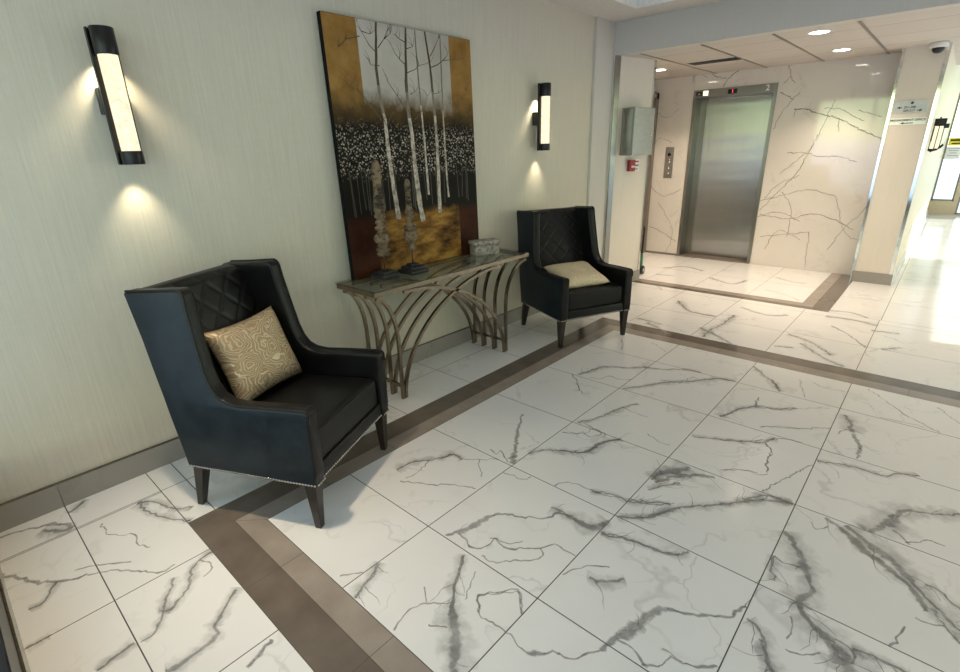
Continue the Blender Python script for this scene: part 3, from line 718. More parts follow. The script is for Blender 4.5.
# side wall at the near left
m = MB(); m.box(-.15, XR+.15, -1.42, -1.25, 0, .14); m.box(-.15, XR+.15, -1.42, -1.25, 2.55, ZC+.3); m.box(-.15, .06, -1.42, -1.25, .14, 2.55); m.box(5.9, XR+.15, -1.42, -1.25, .14, 2.55)
struct(m, 'wall_near', M['paper'], 'low wall and lintel of the window front at the near left corner')
m = MB(); m.box(0.0, 6.2, -1.25, -1.238, 0, .128); struct(m, 'baseboard_near', M['marble_base'], 'grey marble baseboard at the near left corner', uv='box')
m = MB(); m.box(0.0, 6.2, -1.25, -1.236, .1285, .134); struct(m, 'trim_2', M['champagne'], 'metal edge strip on the near left baseboard')
# bulkhead over the opening to the lift lobby
m = MB(); m.box(.028, XR, SY, SY+.12, ZL, ZC+.02); struct(m, 'wall_bulkhead', M['paint'], 'grey bulkhead above the opening to the elevator lobby')
# lounge ceiling with its tray
TX0, TX1, TY0, TY1, TZ = .425, 5.7, -.85, 3.925, 3.02
m = MB()
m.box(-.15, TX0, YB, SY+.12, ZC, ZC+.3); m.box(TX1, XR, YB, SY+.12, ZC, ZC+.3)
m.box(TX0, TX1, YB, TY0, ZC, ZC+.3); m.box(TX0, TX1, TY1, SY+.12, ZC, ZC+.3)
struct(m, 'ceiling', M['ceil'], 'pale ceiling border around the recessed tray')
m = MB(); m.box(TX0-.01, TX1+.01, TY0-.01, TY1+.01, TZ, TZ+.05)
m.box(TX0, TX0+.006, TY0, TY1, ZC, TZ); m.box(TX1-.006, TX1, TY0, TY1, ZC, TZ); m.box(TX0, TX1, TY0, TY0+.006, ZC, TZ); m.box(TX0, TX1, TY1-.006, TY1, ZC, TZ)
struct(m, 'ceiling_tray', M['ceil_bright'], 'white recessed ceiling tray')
# lift lobby ceiling, then a higher one further down the corridor
m = MB(); m.box(-.8, XR, SY+.12, 8.6, ZL, ZL+.1)
struct(m, 'ceiling_lobby', M['tile_ceil'], 'acoustic tile ceiling of the elevator lobby')
m = MB()
for x in (.27, .885, 1.50, 2.12, 2.735, 3.35, 3.96): m.box(x-.012, x+.012, SY+.12, 6.7 if x < 2.3 else 8.6, ZL-.004, ZL+.002)
struct(m, 'trim_3', M['bronze'], 'dark metal runners of the lobby ceiling grid')
m = MB(); m.box(-.8, XR, 8.6, YF+.2, 3.45, 3.55); m.box(-.8, XR, 8.55, 8.65, ZL, 3.5); struct(m, 'ceiling_corridor', M['ceil_bright'], 'higher white ceiling at the end of the corridor')
# white panel wall left of the lobby
pan = [(.046, SY), (.215, 4.935), (-.75, 4.935), (-.75, SY+.02), (.02, SY+.02)]
m = MB(); m.extr([(.05, SY+.001), (.208, 4.935), (-.75, 4.935), (-.75, SY+.001)], 0, ZL); struct(m, 'wall_panel', M['white_panel'], 'warm white wall panel with the extinguisher cabinet')
m = MB()
for (a, b) in (((.052, SY+.004), (.0855, 4.43)),):
    m.extr([(.046, SY-.006), (.060, SY-.004), (.080, SY+.065), (.064, SY+.065)], .0, ZL)
struct(m, 'trim_4', M['steel_frame'], 'chrome corner strip where the grey wall meets the white panel')
m = MB(); m.extr([(.199, 4.905), (.213, 4.905), (.213, 4.945), (.18, 4.945), (.18, 4.934), (.202, 4.934)], .132, ZL); struct(m, 'trim_5', M['chrome'], 'chrome corner strip at the far edge of the white panel')
m = MB(); m.extr([(.064, SY+.045), (.218, 4.93), (.218, 4.945), (.20, 4.945), (.04, SY+.045)], 0, .13); struct(m, 'baseboard_panel', M['marble_base'], 'marble baseboard under the white panel', uv='box')
# lift lobby side wall and its door
m = MB(); m.box(-.8, -.62, 4.935, 6.9, 0, ZL); struct(m, 'wall_lobby_left', M['white_panel'], 'side wall of the elevator lobby')
d = thing('door_1', 'brown steel door in the side wall of the elevator lobby', 'door', (-.62, 6.165, 0)); d['kind'] = 'structure'
m = MB(); m.box(0, .12, -.50, -.45, 0, 2.32); m.box(0, .12, .45, .527, 0, 2.32); m.box(0, .12, -.5, .527, 2.24, 2.32); m.done('door_frame', M['bronze'], d)
m = MB(); m.box(0, .03, -.45, .45, .005, 2.24); m.done('door_leaf', M['bronze'], d)
m = MB(); m.sweep([(.03, .36, 1.0), (.07, .36, 1.0), (.07, .25, 1.0)], .009); m.done('door_handle', M['chrome'], d)
# marble wall with the lift opening
EX0, EX1, EZ = .04, 1.005, 2.215
m = MB(); m.box(0, 1.045, LW+.245, LW+.3, 0, ZL); struct(m, 'wall_shaft', M['black'], 'dark shaft behind the elevator door')
m = MB(); m.box(.0, 1.045, LW, LW+.24, 2.311, ZL)
UVL = m.b.loops.layers.uv.new('UVMap')
for w, pts in WALLV:
    if pts[0][1] > 2.32 and pts[0][0] < .9: ribbon(m.b, UVL, [(min(1.04, max(.003, a)), max(2.32, b)) for a, b in pts], w*.00055+.0012, 1, lambda q: (q.x, LW-.0006, q.y))
struct(m, 'wall_elevator_top', [M['marble_wall'], M['vein_wall']], 'marble panel above the elevator')
m = MB(); m.box(-.62, -.003, LW, LW+.24, 0, ZL)
UVL = m.b.loops.layers.uv.new('UVMap')
for w, pts in WALLV:
    if pts[0][0] < 0: ribbon(m.b, UVL, [(min(-.03, max(-.6, a)), b) for a, b in pts], w*.00055+.0012, 1, lambda q: (q.x, LW-.0006, q.y))
struct(m, 'wall_elevator_left', [M['marble_wall'], M['vein_wall']], 'glossy marble wall left of the elevator')
m = MB(); m.box(1.046, 2.29, LW, LW+.24, 0, ZL)
UVL = m.b.loops.layers.uv.new('UVMap')
for w, pts in WALLV:
    if pts[0][0] >= .9: ribbon(m.b, UVL, [(max(1.05, a), b) for a, b in pts], w*.00055+.0012, 1, lambda q: (q.x, LW-.0006, q.y))
struct(m, 'wall_elevator', [M['marble_wall'], M['vein_wall'], M['mid_tile']], 'glossy cream marble wall with dark cracks right of the elevator')
m = MB(); m.box(-.62, -.004, LW-.008, LW, 0, .03); struct(m, 'baseboard_elevator', M['bronze'], 'thin brown baseboard left of the elevator')
# pillar and the long corridor wall
PY = 6.36; PX = 2.655
m = MB(); m.box(2.285, PX-.003, PY, 6.99, 0, ZL); struct(m, 'wall_pillar', M['white_panel'], 'warm white pillar carrying the wayfinding signs')
m = MB(); m.box(2.285, PX, 6.99, YF, 0, 3.45); m.box(PX-.003, PX, PY+.001, 6.99, .0, ZL); struct(m, 'wall_corridor', M['corr_paper'], 'cream wallpaper wall running down the corridor')
m = MB(); m.box(2.275, PX+.006, PY-.012, PY+.0, 0, .13); struct(m, 'baseboard_pillar', M['marble_base'], 'grey marble baseboard at the foot of the pillar', uv='box')
m = MB(); m.box(PX, PX+.012, PY+.03, YF, 0, .10); struct(m, 'baseboard_corridor', M['ceil_bright'], 'pale baseboard of the corridor wall')
m = MB(); m.box(2.262, 2.287, PY-.006, PY+.02, .13, ZL); m.box(2.262, 2.287, PY+.02, LW, .0, ZL); struct(m, 'trim_6', M['chrome'], 'chrome strip between marble wall and pillar')
m = MB(); m.box(PX-.033, PX-.002, PY-.004, PY, .13, ZL); struct(m, 'trim_7', M['chrome'], 'chrome corner strip on the right edge of the pillar')

# ------------------------------------------------------------------ the shell behind the viewer
def wall_y(name, y, x0, x1, z1, holes, mat, lab, th=.15):
    m = MB(); x = x0
    for a, b, c, d in holes:
        m.box(x, a, y, y+th, 0, z1); m.box(a, b, y, y+th, 0, c); m.box(a, b, y, y+th, d, z1); x = b
    m.box(x, x1, y, y+th, 0, z1); struct(m, name, mat, lab)
def wall_x(name, x, y0, y1, z1, holes, mat, lab, th=.15):
    m = MB(); y = y0
    for a, b, c, d in holes:
        m.box(x, x+th, y, a, 0, z1); m.box(x, x+th, a, b, 0, c); m.box(x, x+th, a, b, d, z1); y = b
    m.box(x, x+th, y, y1, 0, z1); struct(m, name, mat, lab)
WB = [(.06, 5.9, .14, 2.55)]
WR = [(4.75, 8.45, .1, 2.45), (8.8, 13.9, .1, 3.3)]
wall_x('wall_right', XR, YB-.15, YF+.2, 3.55, WR, M['paper'], 'window wall to the right of the viewer')
m = MB(); m.box(XR-.4, XR, 3.4, SY+.12, 0, ZL); struct(m, 'wall_right_pier', M['paint'], 'grey pier at the right end of the bulkhead')
WF = [(2.66, 3.04, .30, 3.0), (3.12, 4.05, .02, 2.62), (4.15, 5.9, .1, 3.1)]
wall_y('wall_far', YF, 2.285, XR, 3.55, WF, M['tile_base'], 'glazed end wall of the corridor')
nwin = [0]
def window(axis, pos, a, b, c, d, nv=1, bars=(), th=.05, mat=None):
    nwin[0] += 1; mat = mat or M['bronze']
    w = bpy.data.objects.new('window_%d' % nwin[0], None); COL.objects.link(w); w['kind'] = 'structure'
    w['label'] = 'glazed window in dark frame'
    f = MB(); g = MB(); bw = .03
    def bx(mm, u0, u1, z0, z1, t0, t1):
        if axis == 'y': mm.box(u0, u1, pos+t0, pos+t1, z0, z1)
        else: mm.box(pos+t0, pos+t1, u0, u1, z0, z1)
    bx(f, a, a+bw, c, d, .03, .09); bx(f, b-bw, b, c, d, .03, .09); bx(f, a, b, c, c+bw, .03, .09); bx(f, a, b, d-bw, d, .03, .09)
    for k in range(1, nv+1):
        u = a+(b-a)*k/(nv+1); bx(f, u-.02, u+.02, c, d, .03, .09)
    for z in bars: bx(f, a, b, z-.025, z+.025, .03, .09)
    bx(g, a+bw, b-bw, c+bw, d-bw, .055, .063)
    f.done('window_frame', mat, w); g.done('glass_pane', M['glass'], w)
    return w
w = window('y', YB-.15, *WB[0], 4, (), mat=M['black_metal']); w['label'] = 'black framed window front at the near edge of the lounge'
m = MB(); m.box(.06, 5.9, YB-.12, YB+.006, .136, .34, 0, .004, 1); m.done('window_sill', M['black_metal'], w)
for h in WR: window('x', XR+.02, *h, 2 if h[1]-h[0] < 3 else 3, (1.9,))
w = window('y', YF, *WF[0], 0, (2.66,)); w['label'] = 'tall narrow window at the corridor end with notices'
w = window('y', YF, *WF[1], 0, (2.1,)); w['label'] = 'glass exit door at the corridor end'
window('y', YF, *WF[2], 2, (2.4,))

# ------------------------------------------------------------------ armchairs
def arc(cx, cz, r, a0, a1, n=6): return [(cx+r*math.cos(R(a0+(a1-a0)*k/n)), cz+r*math.sin(R(a0+(a1-a0)*k/n))) for k in range(n+1)]
WY0, WY1 = .290, .362
PROFILE = ([(-.300, .236), (.388, .236)] + [(.396, .30), (.397, .55)] + arc(.375, .583, .024, 0, 88, 5)[0:]
   + [(.20, .600), (.06, .592), (-.005, .600), (-.048, .622), (-.078, .665), (-.099, .73), (-.120, .86), (-.140, 1.0)]
   + arc(-.178, 1.058, .033, 5, 88, 6) + [(-.30, 1.081), (-.450, 1.072), (-.462, 1.062), (-.406, .86), (-.352, .60), (-.318, .38)])
def puff(mb, x0, x1, y0, y1, z0, z1, crown, bev=.035, n=14, mi=0, tilt=0):
    b = bmesh.new(); bmesh.ops.create_cube(b, size=1)
    for v in b.verts: v.co = ((x0+x1)/2+v.co.x*(x1-x0), (y0+y1)/2+v.co.y*(y1-y0), (z0+z1)/2+v.co.z*(z1-z0))
    bmesh.ops.bevel(b, geom=list(b.edges), offset=bev, segments=4, profile=.5, affect='EDGES')
    for k in range(1, n):
        for no, lo, hi in (((1,0,0), x0, x1), ((0,1,0), y0, y1)):
            t = lo+(hi-lo)*k/n; co = Vector(no)*t
            bmesh.ops.bisect_plane(b, geom=list(b.verts)+list(b.edges)+list(b.faces), plane_co=co, plane_no=no)
    for v in b.verts:
        u = (v.co.x-(x0+x1)/2)/((x1-x0)/2); w = (v.co.y-(y0+y1)/2)/((y1-y0)/2)
        if v.co.z > (z0+z1)/2: v.co.z += crown*max(0, 1-u*u)*max(0, 1-w*w)+tilt*u
    for f in b.faces: f.smooth = True
    mb.merge(b, mi)
def lean(v):
    t_ = max(0, min(1, (v.co.z-.40)/.67)); v.co.y -= math.copysign(.038*t_*t_*(1.6-.6*t_), v.co.y)
def make_chair():
    t = thing('wingback_armchair', '', 'armchair')
    for sgn in (-1, 1):
        m = MB(); a, b = (WY0, WY1) if sgn > 0 else (-WY1, -WY0)
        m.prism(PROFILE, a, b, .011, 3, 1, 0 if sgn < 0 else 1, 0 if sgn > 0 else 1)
        for k in range(1, 22):
            bmesh.ops.bisect_plane(m.b, geom=list(m.b.verts)+list(m.b.edges)+list(m.b.faces), plane_co=(0, 0, .40+.67*k/22), plane_no=(0, 0, 1))
        for v in m.b.verts: lean(v)
        for f in m.b.faces: f.smooth = True
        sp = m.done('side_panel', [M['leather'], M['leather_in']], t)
        m = MB(); yo = sgn*(WY1-.006)
        top = [p for p in PROFILE if p[1] > .28 and p[0] > -.435 or p == PROFILE[-8]]
        top = PROFILE[3:-4]
        m.sweep([(x, yo, z+.001) for x, z in top], .0055, 6, up=Vector((0, 1, 0)))
        for v in m.b.verts: lean(v)
        m.done('piping', M['leather_in'], sp)
        m = MB()
        for k in range(46):
            x = -.292+.675*k/45; m.lathe([(.0064, 0), (.0055, .0035), (0, .0056)], (x, sgn*(WY1-.0005), .247), 6, axis=Matrix.Rotation(R(-90*sgn), 4, 'X'))
        m.done('nailhead_trim', M['nail'], sp)
    # quilted back
    b = bmesh.new(); NY, NZ = 60, 78; g = []
    for j in range(NZ+1):
        row = []
        for i in range(NY+1):
            y = -.292+.584*i/NY; s = j/NZ; z = .40+.672*s; x = -.178-.163*s
            p, q = (y*.95+z)/.148, (-y*.95+z)/.148
            d = min(abs(p-round(p)), abs(q-round(q)))
            x += .004-.006*math.exp(-(d/.07)**2)
            x += .018*math.cos(PI*y/.62)*math.sin(PI*min(1, s*1.1))
            if s > .965: x -= (s-.965)/.035*.022; z -= (s-.965)/.035*.004
            row.append(b.verts.new((x, y*(1-.130*((z-.40)/.67)**2*(1.6-.6*(z-.40)/.67)), z)))
        g.append(row)
    for j in range(NZ):
        for i in range(NY):
            f = b.faces.new([g[j][i], g[j][i+1], g[j+1][i+1], g[j+1][i]]); f.smooth = True
    m = MB(); m.merge(b, 0)
    # solid behind the quilting
    poly = [(-.20, .40), (-.366, 1.068), (-.430, 1.072), (-.452, 1.062), (-.352, .60), (-.305, .30), (-.20, .30)]
    m.prism(poly, -.280, .280, .006, 2)
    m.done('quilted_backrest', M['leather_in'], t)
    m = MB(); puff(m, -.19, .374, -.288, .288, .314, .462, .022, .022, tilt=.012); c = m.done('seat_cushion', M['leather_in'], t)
    m = MB()
    m.sweep([(.369, y, .452+.010) for y in [-.27+.54*k/12 for k in range(13)]], .005, 6); m.done('piping', M['leather_in'], c)
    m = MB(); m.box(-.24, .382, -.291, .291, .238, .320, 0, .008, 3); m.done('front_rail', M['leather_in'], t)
    m = MB()
    for k in range(44):
        y = -.35+.70*k/43; m.lathe([(.0064, 0), (.0055, .0035), (0, .0056)], (.380 if abs(y) < .29 else .394, y, .247), 6, axis=Matrix.Rotation(R(90), 4, 'Y'))
    m.done('nailhead_trim', M['nail'], t)
    for sx, sy in ((1,1), (1,-1), (-1,1), (-1,-1)):
        m = MB()
        if sx > 0: m.taper((.352, sy*.331, 0), .0155, (.352, sy*.328, .237), .029)
        else: m.taper((-.315, sy*.326, 0), .0155, (-.255, sy*.326, .237), .028)
        m.done('leg', M['dark_wood'], t)
    return t
ch1 = make_chair()
ch1.location = (.657, -.075, 0); ch1.rotation_euler = (0, 0, R(26))
tag(ch1, 'dark navy leather wingback armchair in the foreground, left of the console table', 'armchair', 'wingback armchairs flanking the console')
ch2 = copy_tree(ch1)
ch2.location = (.551, 2.79, 0); ch2.rotation_euler = (0, 0, R(-24))
ch2['label'] = 'dark leather wingback armchair at the far end, right of the console table'

def make_pillow(name, mat, w, h, th, pinch=.09):
    b = bmesh.new(); N = 28; UV = b.loops.layers.uv.new('UVMap'); top = []; bot = []
    for j in range(N+1):
        rt = []; rb = []
        for i in range(N+1):
            u = -1+2*i/N; v = -1+2*j/N
            x = w/2*u*(1-pinch*(1-v*v)); y = h/2*v*(1-pinch*(1-u*u))
            z = th/2*(max(0, (1-u**4)*(1-v**4)))**.55
            z += .004*math.sin(7*u+3*v)*(1-u*u)*(1-v*v)
            edge = i in (0, N) or j in (0, N)
            a = b.verts.new((x, y, z)); rt.append(a); rb.append(a if edge else b.verts.new((x, y, -z)))
        top.append(rt); bot.append(rb)
    for G_, flip in ((top, False), (bot, True)):
        for j in range(N):
            for i in range(N):
                q = [G_[j][i], G_[j][i+1], G_[j+1][i+1], G_[j+1][i]]
                uv = [(i/N, j/N), ((i+1)/N, j/N), ((i+1)/N, (j+1)/N), (i/N, (j+1)/N)]
                if flip: q.reverse(); uv.reverse()
                try: f = b.faces.new(q)
                except ValueError: continue
                f.smooth = True
                for lp, c in zip(f.loops, uv): lp[UV].uv = c
    me = bpy.data.meshes.new(name); b.to_mesh(me); b.free(); me.materials.append(mat)
    o = bpy.data.objects.new(name, me); COL.objects.link(o); return o
def frame_matrix(c, right, up):
    r = Vector(right).normalized(); n = r.cross(Vector(up)).normalized(); u = n.cross(r)
    return Matrix((( r.x, u.x, n.x, c[0]), (r.y, u.y, n.y, c[1]), (r.z, u.z, n.z, c[2]), (0, 0, 0, 1)))
def chair_matrix(ch): return Matrix.Translation(ch.location) @ ch.rotation_euler.to_matrix().to_4x4()
p1 = make_pillow('throw_pillow', M['swirl'], .44, .40, .15)
p1.matrix_world = chair_matrix(ch1) @ frame_matrix((-.143, .033, .663), (.11, .994, .021), (-.351, .019, .936))
tag(p1, 'gold pillow with a swirling circle pattern on the foreground armchair', 'pillow', 'gold throw pillows')
p2 = make_pillow('throw_pillow', M['swirl2'], .45, .42, .12)
p2.matrix_world = chair_matrix(ch2) @ frame_matrix((.116, -.037, .556), (.067, .998, .01), (-.971, .063, .231))
tag(p2, 'cream gold pillow lying flat on the far armchair seat', 'pillow', 'gold throw pillows')

# ------------------------------------------------------------------ console table
ct = thing('console_table', 'champagne metal console table with curved bar legs and smoked glass top', 'console table', (0, 0, 0))
TY_0, TY_1, TXA, TXB, TZT = .692, 2.282, .030, .442, .804
m = MB(); m.box(TXA-.005, TXB+.005, TY_0-.005, TY_1+.005, TZT-.010, TZT, 0, .002, 1); m.done('glass_top', M['table_glass'], ct)
m = MB()
for a in (TXA+.011, TXB-.011): m.box(a-.011, a+.011, TY_0, TY_1, TZT-.042, TZT-.0105, 0, .002, 1)
for a in (TY_0+.011, TY_1-.011): m.box(TXA+.022, TXB-.022, a-.011, a+.011, TZT-.042, TZT-.0105, 0, .002, 1)
m.done('frame', M['champagne'], ct)
LXs = [.075, .19, .31, .425]
F0, F1 = .862, 1.99                        # feet
for x in LXs:
    for yf, s in ((F0, -1), (F1, 1)):
        ye = TY_0+.015 if s < 0 else TY_1-.015
        pts = [(x, yf, .0), (x, yf, .2), (x, yf, .40)]
        pts += [(x, ye+(yf-ye)*math.cos(R(a)), .40+.345*math.sin(R(a))) for a in range(8, 91, 8)]+[(x, ye, .757)]
        m = MB(); m.sweep(pts[:-1], .0105, square=True); m.done('curved_leg', M['champagne'], ct)
        y0 = yf-s*.024; W = 1.03
        pts = [(x, y0-s*W*(1-math.cos(R(a))), .748*math.sin(R(a))) for a in range(0, 91, 5)]
        m = MB(); m.sweep(pts, .0105, square=True); m.done('arch_bar', M['champagne'], ct)
for yf in (F0, F1):
    m = MB(); m.box(LXs[0], LXs[-1], yf-.008, yf+.008, .085, .105); m.done('stretcher', M['champagne'], ct)

# ------------------------------------------------------------------ painting
CW, CH, CT = 1.262, 1.576, .035
pt = thing('painting', 'tall unframed canvas of birch trees in gold, white and dark brown', 'painting', (.085, .80, .8045))
pt.rotation_euler = (0, -math.atan2(.042, 1.575), 0)
def paint_mat():
    t = NT('painted_forest'); tc = t.n('ShaderNodeTexCoord'); sp = t.n('ShaderNodeSeparateXYZ'); t.l(tc.outputs['Object'], sp.inputs[0])
    s, z = sp.outputs['Y'], sp.outputs['Z']; o = tc.outputs['Object']
    n = t.noise(o, 7, 5, .65); nf = t.noise(o, 30, 4, .7); nb = t.noise(o, 2.4, 3)
    def step(v, e, w): return t.math('MULTIPLY', t.math('ADD', t.math('SUBTRACT', v, e), w/2), 1/w, True)
    gold = t.ramp(n.outputs['Fac'], [(.3, (.235, .118, .026)), (.7, (.36, .205, .062))])
    sky = t.ramp(nb.outputs['Fac'], [(.3, (.42, .385, .34)), (.7, (.56, .525, .47))])
    inpan = t.math('MULTIPLY', step(s, .242, .006), t.math('SUBTRACT', 1, step(s, 1.035, .006)))
    top = t.mix(inpan, gold, sky)
    zz = t.math('ADD', z, t.math('MULTIPLY', t.math('SUBTRACT', n.outputs['Fac'], .5), .22))
    haze = t.mix(step(zz, 1.02, .12), (.012, .009, .006), (.115, .068, .022))
    mid = t.mix(step(zz, 1.13, .14), haze, top)
    # blossoms
    vo = t.n('ShaderNodeTexVoronoi'); vo.inputs['Scale'].default_value = 78; t.l(o, vo.inputs['Vector'])
    spot = t.math('MULTIPLY', t.math('SUBTRACT', .56, vo.outputs['Distance']), 5, True)
    cs = t.n('ShaderNodeSeparateColor'); t.l(vo.outputs['Color'], cs.inputs[0])
    keep = t.math('GREATER_THAN', cs.outputs[0], .30)
    z2 = t.math('ADD', z, t.math('MULTIPLY', t.math('SUBTRACT', nf.outputs['Fac'], .5), .16))
    bandm = t.math('MULTIPLY', step(z2, .66, .06), t.math('SUBTRACT', 1, step(z2, .955, .10)))
    bl = t.math('MULTIPLY', t.math('MULTIPLY', spot, keep), bandm)
    blc = t.mix(cs.outputs[1], (.13, .10, .075), (.60, .53, .45))
    mid = t.mix(bl, mid, blc)
    # forest floor
    st = t.noise(t.coords(scale=(1, 2.2, 6), rot=(R(24), 0, 0)), 1.8, 6, .65, .12)
    ground = t.ramp(st.outputs['Fac'], [(.34, (.035, .016, .006)), (.48, (.20, .095, .020)), (.60, (.40, .215, .048)), (.72, (.50, .31, .09))])
    side = t.ramp(n.outputs['Fac'], [(.3, (.022, .007, .004)), (.7, (.075, .022, .009))])
    gin = t.math('MULTIPLY', step(s, .235, .012), t.math('SUBTRACT', 1, step(s, 1.045, .006)))
    gr = t.mix(gin, side, ground)
    z3 = t.math('ADD', z, t.math('MULTIPLY', t.math('SUBTRACT', n.outputs['Fac'], .5), .12))
    col = t.mix(step(z3, .385, .07), gr, mid)
    return t.done(t.pbsdf(col, .6, 0, t.bump(nf.outputs['Fac'], .12, .003), Specular_IOR_Level=.12))
m = MB(); m.box(-CT, 0, 0, CW, 0, CH, 1); 
m.face([(.0006, .002, .002), (.0006, CW-.002, .002), (.0006, CW-.002, CH-.002), (.0006, .002, CH-.002)], 0)
lay = [.0008]
def paint_strip(pts, w0, w1, mi):
    lay[0] += .00004; prev = None; n = len(pts)
    fine = []
    for (a, b), (c, d) in zip(pts, pts[1:]):
        k = max(1, int(math.hypot(c-a, d-b)/.03))
        for i in range(k): fine.append((a+(c-a)*i/k+random.uniform(-.0012, .0012), b+(d-b)*i/k))
    fine.append(pts[-1]); N = len(fine)
    for i, q in enumerate(fine):
        a = fine[max(0, i-1)]; c = fine[min(N-1, i+1)]; tx, tz = c[0]-a[0], c[1]-a[1]; L = math.hypot(tx, tz) or 1
        w = (w0+(w1-w0)*i/(N-1))*random.uniform(.88, 1.12)/2; nx, nz = -tz/L*w, tx/L*w
        y1, z1 = min(max(q[0]+nx, .003), CW-.003), min(max(q[1]+nz, .003), CH-.003)
        y2, z2 = min(max(q[0]-nx, .003), CW-.003), min(max(q[1]-nz, .003), CH-.003)
        v = [m.b.verts.new((lay[0], y1, z1)), m.b.verts.new((lay[0], y2, z2))]
        if prev:
            f = m.b.faces.new([prev[0], prev[1], v[1], v[0]]); f.material_index = mi[i*len(mi)//N] if isinstance(mi, (list, tuple)) else mi
        prev = v
TR = {1: [(.395, 1.573), (.362, 1.31), (.372, 1.115), (.392, 1.009), (.396, .801), (.41, .569), (.429, .357)],
 2: [(.637, 1.573), (.603, 1.25), (.602, 1.056), (.617, .914), (.621, .707), (.636, .461), (.66, .316)],
 3: [(.805, 1.573), (.837, 1.351), (.847, 1.108), (.853, .915), (.847, .699), (.84, .509), (.835, .362)],
 4: [(.717, 1.57), (.716, 1.313), (.723, 1.074), (.73, .855), (.731, .642), (.734, .501)],
 5: [(.952, 1.57), (.94, 1.274), (.934, 1.022), (.932, .791), (.932, .6), (.939, .469)]}
for k in range(26):
    y = random.uniform(.06, 1.2); z0 = random.uniform(.40, .48); paint_strip([(y, z0), (y+random.uniform(-.02, .02), .70)], .008, .005, 5)
for k, w0, w1 in ((4, .009, .020), (5, .009, .018), (1, .015, .040), (2, .016, .046), (3, .015, .034)):
    paint_strip(TR[k], w0, w1, [2]*5+[4]*2+[3]*9 if k < 4 else [4]*7+[3]*9)
for pts in [[(.37, 1.05), (.385, 1.0), (.41, .96)], [(.6, 1.08), (.64, 1.0)]]: paint_strip(pts, .006, .003, 2)
BR = [[(.378, 1.399), (.324, 1.437), (.276, 1.507), (.249, 1.556)], [(.391, 1.428), (.447, 1.485), (.478, 1.534), (.508, 1.57)], [(.276, 1.507), (.341, 1.499)], [(.447, 1.485), (.5, 1.52)], [(.39, 1.327), (.32, 1.326)], [(.605, 1.30), (.69, 1.33), (.73, 1.358), (.805, 1.377)], [(.606, 1.353), (.56, 1.383), (.524, 1.414), (.5, 1.46)], [(.629, 1.449), (.684, 1.467)], [(.845, 1.356), (.91, 1.38), (.962, 1.41), (1.074, 1.428), (1.18, 1.444)], [(.84, 1.423), (.896, 1.491), (.931, 1.544)], [(.962, 1.41), (1.017, 1.454)], [(.361, 1.005), (.281, 1.097), (.204, 1.172), (.159, 1.247), (.097, 1.296)], [(.588, 1.06), (.517, 1.155), (.446, 1.234), (.411, 1.312)], [(.653, 1.012), (.746, 1.085), (.786, 1.169)], [(.406, .982), (.488, 1.081)], [(1.006, 1.048), (1.099, 1.119), (1.177, 1.231)], [(.632, 1.174), (.669, 1.188)], [(.855, 1.189), (.895, 1.195)], [(.204, 1.172), (.134, 1.19)], [(.626, 1.484), (.57, 1.5), (.54, 1.519)], [(.257, 1.478), (.153, 1.449), (.089, 1.4)]]
for p in BR:
    paint_strip(p, .0065, .002, 2)
    for k in range(3):
        a = random.choice(p[1:]); an = random.uniform(.3, 2.4); L = random.uniform(.04, .11)
        paint_strip([a, (a[0]+L*.5*math.cos(an), a[1]+L*.5*math.sin(an)), (a[0]+L*math.cos(an+.3), a[1]+L*math.sin(an+.3))], .0028, .0014, 5)
M['twig_dark'] = plain('painted_far_trunk', (.05, .038, .026), .5)
# shadow-coloured brush strokes at the foot of the trunks
m.done('canvas', [paint_mat(), M['black_canvas'], M['twig'], M['bark'], M['twig_soft'], M['twig_dark']], pt)

# ------------------------------------------------------------------ finials and box on the console
def finial(c, label, z0, prof, base):
    t = thing('carved_finial', label, 'sculpture', (c[0], c[1], TZT), 0, 'carved wooden finials on the console')
    m = MB()
    for h, a, b in base: m.box(-h, h, -h, h, a, b, 0, .006, 2)
    m.done('base', M['black_stone'], t)
    m = MB(); m.lathe([(.006, base[-1][2]-.004), (.006, z0+.05)], n=10); m.done('rod', M['rod'], t)
    m = MB(); m.lathe(prof, n=20); o = m.done('carved_spindle', M['carved'], t)
    return t
P1 = [(.0, .15), (.040, .15), (.045, .165), (.031, .172), (.047, .182), (.047, .195), (.028, .203), (.043, .214), (.029, .228), (.046, .24), (.056, .262), (.05, .285), (.030, .30), (.024, .315), (.041, .325), (.041, .34), (.024, .35), (.037, .365), (.034, .38), (.020, .39), (.038, .405), (.038, .418), (.028, .43), (.036, .44), (.040, .46), (.037, .50), (.030, .55), (.027, .60), (.028, .645), (.036, .652), (.036, .664), (.027, .672), (.031, .69), (.031, .715), (.024, .735), (.018, .755), (.0, .762)]
P2 = [(.0, .158), (.026, .158), (.031, .172), (.020, .18), (.018, .20), (.031, .21), (.031, .222), (.036, .232), (.053, .255), (.054, .272), (.036, .29), (.047, .30), (.033, .312), (.047, .325), (.030, .338), (.018, .35), (.018, .365), (.033, .375), (.033, .39), (.018, .40), (.031, .415), (.028, .43), (.022, .445), (.019, .50), (.017, .55), (.022, .565), (.018, .58), (.021, .60), (.012, .63), (.0, .637)]
finial((.185, .985), 'taller carved wooden finial on a dark stepped base, left on the console', .15, P1, [(.072, .0, .030), (.055, .028, .048)])
finial((.235, 1.195), 'shorter carved wooden finial with a round bulge on a stepped black base', .158, P2, [(.078, .0, .028), (.062, .026, .050), (.034, .048, .068)])
bx = thing('decorative_box', 'small carved grey trinket box on the right end of the console', 'box', (.205, 1.995, TZT), R(-20))
m = MB(); m.box(-.052, .052, -.112, .112, 0, .082, 0, .004, 2); m.done('box_body', M['filigree'], bx)
m = MB(); m.box(-.060, .060, -.120, .120, .084, .116, 0, .006, 2); m.done('box_lid', M['filigree'], bx)

